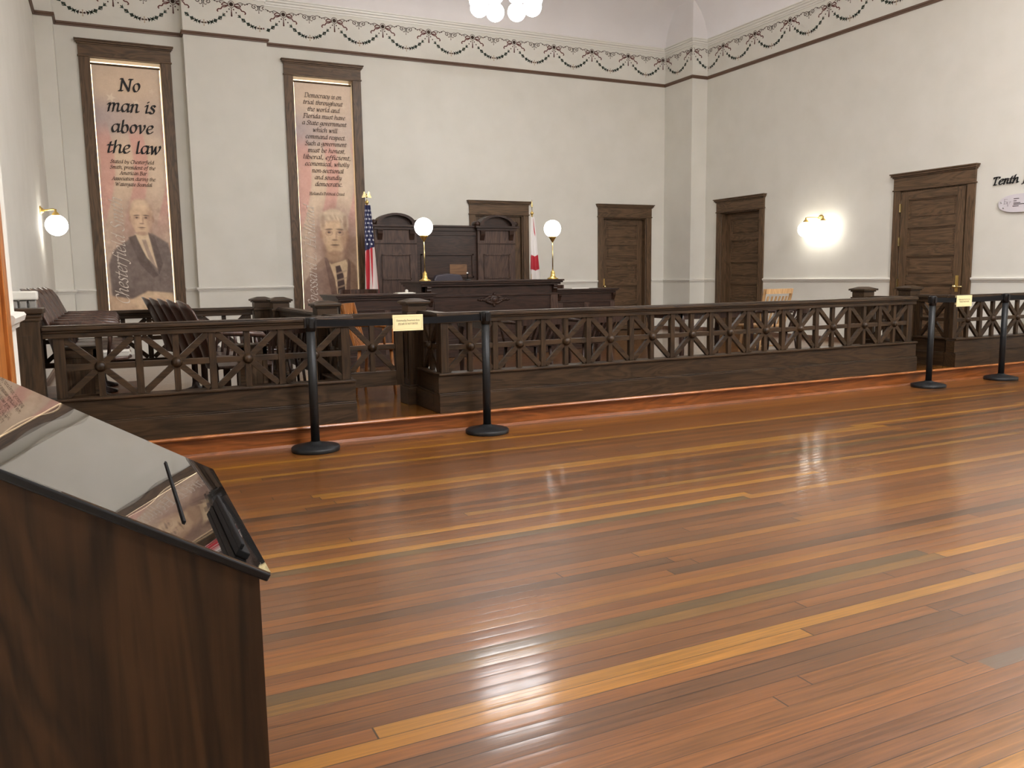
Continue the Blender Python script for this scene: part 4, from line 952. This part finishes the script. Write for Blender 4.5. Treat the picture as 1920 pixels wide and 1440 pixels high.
def sign(x0, x1, label):
    t = thing('hanging_sign', label, 'sign', ((x0+x1)/2, 5.994, .85), 0, 'ivory notices on the belts'); w_ = (x1-x0)/2
    m = MB(); m.box(-w_, w_, -.004, -.002, 0, .118, IVORY); m.box(-w_, w_, .012, .014, .02, .118, IVORY); m.box(-w_, w_, -.004, .014, .118, .12, IVORY); m.build('card', t)
    BR = mat('faint tan border ink', (190, 172, 120), .6)
    b = MB(); 
    for (p, q, r, s_) in ((-w_+.012, w_-.012, .012, .0135), (-w_+.012, w_-.012, .105, .1065), (-w_+.012, -w_+.0135, .012, .1065), (w_-.0135, w_-.012, .012, .1065)): b.box(p, q, -.0046, -.004, r, s_, BR)
    b.build('printed_border', t)
    fs = line('Historically Preserved Area', .0135, 0, 0, 1, 0, 11, .0, w_*1.55); fs = [[(p[0], p[1]+.071) for p in f] for f in fs]
    f2 = line('PLEASE DO NOT ENTER', .0125, 0, 0, 1, 0, 12, .0, w_*1.3); fs += [[(p[0], p[1]+.046) for p in f] for f in f2]
    text_mesh(fs, lambda x, z: (x, -.005, z), INK).build('lettering', t)
sign(1.90, 2.14, 'ivory notice hanging on the left belt in front of the gate')
sign(8.24, 8.49, 'ivory notice hanging on the right belt in front of the brown door')
# ------------------------------------------------------------ wall lettering and plaque
t = thing('wall_lettering', 'black raised wall lettering right of the brown door, starting Tenth Jud', 'lettering', (RX, 7.13, 2.325))
o_ = 0
for word in ('Tenth', 'Judicial'):
    fs = text_faces(word, .095, 0, 0, 13, .16); mn = min(p[0] for f in fs for p in f); mxx = max(p[0] for f in fs for p in f)
    q = text_mesh(fs, lambda x, z: (-.012, -(x-mn)-o_, z), INK).build('raised_word', t); o_ += mxx-mn+.03
    sl = q.modifiers.new('thickness', 'SOLIDIFY'); sl.thickness = .01
t = thing('oval_plaque', 'pale oval plaque with the letters E V below the wall lettering', 'plaque', (RX, 6.72, 2.07))
m = MB(); n = 40
pts = [(math.copysign(abs(math.cos(2*PI*k/n))**.75, math.cos(2*PI*k/n))*.31, math.copysign(abs(math.sin(2*PI*k/n))**.85, math.sin(2*PI*k/n))*.115) for k in range(n)]
m.prism(pts, -.03, -.018, ACRY, 'x'); m.build('plate', t, bev=.002)
m = MB(); 
for y_, z_ in ((.27, .02), (-.27, .02), (.24, -.05), (-.24, -.05)): m.lathe([(.001, -.035), (.01, -.035), (.01, 0), (.001, 0)], STEEL, (0, y_, z_), 10, axis='x')
m.build('standoffs', t)
allf = [[(.215-p[0], p[1]+.0) for p in f] for f in line('E', .058, 0, 0, 1, 0, 5, 0)]+[[(.175-p[0], p[1]-.035) for p in f] for f in line('V', .058, 0, 0, 1, 0, 5, 0)]
tm = text_mesh(allf, lambda y_, z: (-.0315, y_, z), GREYINK)
for z_, a, b in ((.052, .12, .04), (.024, .12, .07), (-.002, .12, 0.02), (-.018, .12, -.05), (-.04, .13, .04)):
    tm.box(-.0315, -.031, a-.01, b, z_, z_+.009, GREYINK)
tm.build('lettering', t)
# ------------------------------------------------------------ juror chairs
def juror_chair(x, y, rz, label, grp):
    """faces local +x"""
    t = thing('juror_chair', label, 'chair', (x, y, TZ), rz, grp); W = .225
    m = MB(); n = 10; prof = [(-.02, .42), (-.05, .55), (-.11, .72), (-.17, .86), (-.21, .95)]
    vs = []; fs = []
    for (px, pz) in prof:
        for k in range(n+1):
            a = (k/n-.5)*2; wz = W*(1.0 if pz < .9 else .93)
            for e in (0, .018): vs.append((px+.055*(a*a-1)-e, a*wz, pz-(.03*a*a if pz > .9 else 0)))
    r = 2*(n+1)
    for i in range(len(prof)-1):
        for k in range(n):
            o = i*r+2*k; fs += [(o, o+2, o+r+2, o+r), (o+1, o+r+1, o+r+3, o+3)]
        fs += [(i*r, i*r+r, i*r+r+1, i*r+1), (i*r+2*n, i*r+2*n+1, i*r+r+2*n+1, i*r+r+2*n)]
    o = (len(prof)-1)*r
    for k in range(n): fs += [(o+2*k, o+2*k+2, o+2*k+3, o+2*k+1), (2*k, 2*k+1, 2*k+3, 2*k+2)]
    m.add(vs, fs, JUR, True); m.build('backrest', t)
    m = MB(); pts = [(-.03, -.2), (.3, -.22), (.38, -.18), (.41, 0), (.38, .18), (.3, .22), (-.03, .2)]; m.prism(pts, .42, .445, JUR, 'z'); m.build('seat', t, bev=.008)
    for s in (-1, 1):
        a = MB(); a.tube([(-.1, s*.212, .70), (.05, s*.216, .695), (.2, s*.217, .69), (.31, s*.216, .675), (.34, s*.212, .65)], [.016, .02, .024, .024, .012], JUR, 8)
        a.tube([(.26, s*.215, .68), (.27, s*.205, .56), (.25, s*.19, .44)], .013, JUR); a.build('armrest', t)
    p = MB(); p.lathe([(.001, 0), (.13, 0), (.13, .02), (.04, .05), (.03, .1), (.03, .38), (.1, .42)], DARKC, (.16, 0, 0), 18); p.build('pedestal', t)
    return t
NR1 = 5
ordn = ['nearest', 'second nearest', 'third nearest', 'fourth nearest', 'farthest', 'farthest']
j0 = juror_chair(-.29, 6.84, 0, 'nearest juror chair of the row along the left wall', 'juror chairs along the left wall')
for k in range(1, NR1): dup(j0, (-.29+.004*k, 6.84+.485*k, TZ), 0, '%s juror chair of the row along the left wall' % ordn[k])
for k in range(0, 5):
    dup(j0, (.735-.045*k, 6.84+.485*k, TZ), 0, '%s juror chair of the row between the panelled stands' % ordn[k], 'juror chairs in the second row')
# lift the wall row on its low step
stp = MB().box(LX+.01, .22, 6.58, 9.05, TZ, TZ+.11, RISER).build('jury_step'); tag(stp, 'low wooden step carrying the juror chairs along the left wall', 'step')
for o in [o for o in COL.objects if o.parent is None and o.name.startswith('juror_chair') and o.get('group') == 'juror chairs along the left wall']: o.location.z = TZ+.11
pp = MB()
for k in range(5): pp.box(-.13+.004*k, .10+.006*(k % 3), -.11+.004*(k % 2), .11, .0062*k, .0062*k+.005, PAPER)
ps = pp.build('paper_stack', loc=(-.0, 6.86, TZ+.11+.446)); tag(ps, 'white paper stack lying on the nearest wall row juror chair', 'paper')
def stand(x, y, w_, d_, h_, label):
    t = thing('panelled_stand', label, 'cabinet', (x, y, TZ), 0, 'panelled stands at the ends of the juror rows')
    m = MB(); m.box(0, w_, 0, d_, 0, h_-.02, CASZ)
    for (a, b, c, e) in ((0, w_, .0, .06), (0, w_, h_*.42, h_*.42+.05), (0, w_, h_-.08, h_-.02), (0, .035, 0, h_-.02), (w_-.035, w_, 0, h_-.02)): m.box(a, b, -.012, 0, c, e, CASX)
    m.build('body', t, bev=.003); MB().box(-.02, w_+.02, -.03, d_+.02, h_-.02, h_, OAKX).build('top', t, bev=.004)
stand(-.34, 6.42, .24, .1, .66, 'narrow panelled stand before the wall row of juror chairs')
stand(.84, 6.42, .20, .14, .62, 'narrow panelled stand before the second row of juror chairs')
# ------------------------------------------------------------ slat back chairs, tables
def slat_chair(name, x, y, rz, label, grp, M_, arms=True, hb=.88, z=TZ, th=.1):
    """faces local +x"""
    t = thing(name, label, 'chair', (x, y, z), rz, grp); W = .21
    MB().prism([(-.2, -.2), (.2, -.22), (.24, 0), (.2, .22), (-.2, .2)], .43, .46, M_, 'z').build('seat', t, bev=.008)
    for sx in (-1, 1):
        for sy in (-1, 1): MB().tube([(sx*.15, sy*.16, .43), (sx*.19, sy*.2, 0)], [.018, .014], M_, 8).build('leg', t)
    a = MB(); n = 8
    for k in range(n):
        y0, y1 = -W+2*W*k/n, -W+2*W*(k+1)/n; f = lambda q: -.28-.03*(1-(q/W)**2)
        a.add([(f(y0), y0, hb-th), (f(y1), y1, hb-th), (f(y1), y1, hb), (f(y0), y0, hb), (f(y0)-.022, y0, hb-th), (f(y1)-.022, y1, hb-th), (f(y1)-.022, y1, hb), (f(y0)-.022, y0, hb)],
              [(0, 1, 2, 3), (4, 7, 6, 5), (0, 4, 5, 1), (3, 2, 6, 7), (0, 3, 7, 4), (1, 5, 6, 2)], M_)
    a.build('top_rail', t)
    for k in range(7):
        yy = -.17+.34*k/6; MB().bar((-.17, yy*.9, .46), (-.285-.025*(1-(yy/W)**2), yy, hb-.09), .024, .01, M_, Vector((1, 0, .2))).build('slat', t)
    for s in (-1, 1):
        MB().bar((-.18, s*.19, .44), (-.285, s*.215, hb), .03, .022, M_, Vector((1, 0, .2))).build('back_post', t)
    st = MB()
    for s in (-1, 1): st.tube([(-.175, s*.185, .18), (.175, s*.185, .18)], .009, M_, 6)
    st.tube([(0, -.185, .18), (0, .185, .18)], .009, M_, 6); st.build('stretcher', t)
    if arms:
        for s in (-1, 1):
            b = MB(); b.tube([(-.235, s*.21, .66), (-.05, s*.245, .665), (.12, s*.25, .66), (.18, s*.24, .65)], [.012, .018, .022, .014], M_, 8); b.tube([(.1, s*.245, .65), (.1, s*.2, .45)], .012, M_, 6); b.build('armrest', t)
    return t
slat_chair('wooden_armchair', 2.30, 7.72, -.5, 'honey coloured slat back armchair seen through the left gate', 'slat back wooden chairs', HONEY, hb=.86)
slat_chair('wooden_armchair', 7.30, 7.95, PI/2, 'pale oak chair with its top rail showing above the long railing', 'slat back wooden chairs', PALE, hb=.90, arms=False, th=.06)
da = slat_chair('wooden_armchair', 3.62, 7.15, PI/2, 'dark slat back chair at the left counsel table, its left one', 'slat back wooden chairs', DARKC, hb=.74)
dup(da, (4.30, 7.15, TZ), PI/2+.1, 'dark slat back chair at the left counsel table, its right one')
dup(da, (6.90, 7.25, TZ), PI/2+.5, 'dark slat back chair at the right counsel table')
dup(da, (1.35, 7.42, TZ), PI/2, 'dark slat back chair inside the jury rail near the left gate').scale = (.82, .78, 1)
dup(da, (1.345, 8.02, TZ), PI/2, 'dark slat back chair farther inside the jury rail behind its twin').scale = (.82, .78, 1)
def table(x, y, w_, d_, h_, label):
    t = thing('counsel_table', label, 'table', (x, y, TZ), 0, 'counsel tables'); 
    MB().box(-w_/2, w_/2, -d_/2, d_/2, h_-.03, h_, DARKC).build('table_top', t, bev=.006)
    m = MB(); a, b = w_/2-.06, d_/2-.06
    m.box(-a, a, -b, -b+.02, h_-.12, h_-.03, DARKC); m.box(-a, a, b-.02, b, h_-.12, h_-.03, DARKC); m.box(-a, -a+.02, -b, b, h_-.12, h_-.03, DARKC); m.box(a-.02, a, -b, b, h_-.12, h_-.03, DARKC); m.build('apron', t)
    for sx in (-1, 1):
        for sy in (-1, 1):
            MB().lathe([(.018, 0), (.026, .03), (.02, .08), (.03, .2), (.034, .4), (.024, .5), (.034, .54), (.034, h_-.03)], DARKC, (sx*(a-.03), sy*(b-.03), 0), 12).build('leg', t)
table(4.0, 7.85, 1.5, .8, .70, 'dark wooden table behind the left half of the long railing')
table(6.35, 7.95, 1.2, .8, .70, 'dark wooden table behind the right half of the long railing')
# judge and clerk chairs showing over the desks
t = thing('judge_chair', 'dark plum leather chair behind the judges bench', 'chair', (4.65, 11.85, TZ), -PI/2)
m = MB(); m.prism([(-.23, .5), (.23, .5), (.235, 1.06), (.2, 1.13), (0, 1.15), (-.2, 1.13), (-.235, 1.06)], -.05, .05, LEATH, 'x'); m.build('backrest', t, bev=.02)
MB().box(-.0, .5, -.24, .24, .42, .52, LEATH).build('seat', t, bev=.02); MB().lathe([(.001, 0), (.28, 0), (.28, .03), (.04, .08), (.04, .42)], BLACKM, (.2, 0, 0), 18).build('pedestal', t)
def clerk_chair(x, y, label):
    t = thing('clerk_chair', label, 'chair', (x, y, TZ), -PI/2, 'curved back chairs behind the clerk desks'); a = MB(); n = 12
    for k in range(n):
        A0, A1 = PI*(.5+k/n), PI*(.5+(k+1)/n); q = []
        a.add([(.26*math.cos(e)*r/.26, .26*math.sin(e)*r/.26, z_) for z_ in (.86, .945) for e, r in ((A0, .24), (A1, .24), (A1, .27), (A0, .27))], [(0, 3, 2, 1), (4, 5, 6, 7), (0, 1, 5, 4), (2, 3, 7, 6), (0, 4, 7, 3), (1, 2, 6, 5)], JUR)
    a.build('top_rail', t)
    for k in range(5): 
        e = PI*(.6+.8*k/4); MB().tube([(.22*math.cos(e), .22*math.sin(e), .44), (.255*math.cos(e), .255*math.sin(e), .87)], .012, JUR, 6).build('spindle', t)
    MB().lathe([(.001, .42), (.23, .42), (.24, .44), (.2, .46), (.001, .46)], JUR, n=24).build('seat', t)
    MB().lathe([(.001, 0), (.24, 0), (.24, .03), (.03, .08), (.03, .42)], DARKC, n=18).build('pedestal', t)
clerk_chair(3.08, 11.15, 'curved back wooden chair behind the left clerk desk')
clerk_chair(6.35, 11.75, 'curved back wooden chair behind the right clerk desk')
# small things on the furniture
t = thing('desk_microphone', 'small dark desk microphone with a bright tip on the bench top', 'microphone', (4.62, 11.0, 1.195))
MB().lathe([(.001, 0), (.05, 0), (.045, .015), (.01, .02)], BLACKP).build('base', t); MB().tube([(0, 0, .01), (0, 0, .06), (-.01, -.02, .09)], .006, BLACKP).build('neck', t); MB().ball((-.01, -.02, .1), .018, STEEL, 8).build('tip', t)
pp = MB(); pp.box(-.12, .12, -.09, .09, 0, .008, PAPER); pp.box(-.1, .1, -.07, .08, .008, .014, PAPER); pp.ball((.03, 0, .03), .022, PAPER, 6); tag(pp.build('notepad', loc=(3.42, 10.25, TZ+.895)), 'white notepad on the left clerk desk', 'paper')
pp = MB(); pp.box(-.15, .15, -.1, .1, 0, .01, PAPER); tag(pp.build('paper_sheet', loc=(6.4, 10.95, TZ+.895)), 'white papers on the right clerk desk', 'paper')
pp = MB(); pp.box(-.14, .14, -.1, .1, 0, .012, PAPER); tag(pp.build('paper_sheet', loc=(4.1, 7.7, TZ+.70)), 'white papers on the left counsel table', 'paper')
# radiator like wrapped box behind the end post
t = thing('radiator', 'cream topped radiator with silver fins behind the far left end post', 'radiator', (LX+.01, 6.43, TZ))
MB().box(0, .23, 0, .11, .985, 1.045, WALL).build('cover', t, bev=.01)
m = MB()
for k in range(4): m.box(.01+.055*k, .055+.055*k, .02, .1, .0, .985, SILV)
m.build('fins', t, bev=.008)
# ------------------------------------------------------------ slanted display lectern in the foreground
t = thing('display_lectern', 'walnut laminate display lectern with slanted glossy top in the left foreground', 'lectern', (0, 1.325, 0))
XL, XR, YN, DY = -.315, .186, .0, .825; sl_ = .601
zt_ = lambda x: .78-(x-.205)*sl_
for (a, b) in ((.012, .034), (DY-.034, DY-.012)):
    m = MB(); m.prism([(XL+.01, 0), (XR, 0), (XR, zt_(XR)-.018), (XL+.01, zt_(XL+.01)-.018)], a, b, WALNUT, 'y')
    m.build('side_panel', t)
MB().box(XR-.02, XR-.001, .034, DY-.034, 0, zt_(XR)-.022, WALNUT).build('front_panel', t)
MB().box(XL+.012, XL+.03, .034, DY-.034, 0, zt_(XL+.03)-.022, WALNUT).build('back_panel', t)
nx_, nz_ = .515, .857
def sp(x, y, h): return (x+nx_*h, y, zt_(x)+nz_*h)
def slab(mb, x0, x1, y0, y1, h0, h1, m):
    vs = [sp(x, y, h) for h in (h0, h1) for y in (y0, y1) for x in (x0, x1)]
    return mb.add(vs, [(0, 2, 3, 1), (4, 5, 7, 6), (0, 1, 5, 4), (2, 6, 7, 3), (0, 4, 6, 2), (1, 3, 7, 5)], m)
slab(MB(), XL, .205, 0, DY, -.016, -.002, BLACKP).build('top_board', t, bev=.003)
slab(MB(), XL+.002, .203, .002, DY-.002, -.002, .0, SLAB).build('display_glass', t)
m = MB(); slab(m, .152, .170, .02, .36, .0005, .012, BELT); slab(m, .152, .157, .02, .36, .012, .022, BELT); m.build('book_ledge', t, bev=.002)
slab(MB(), .083, .0868, .11, .62, .0005, .003, BELT).build('dark_strip', t)
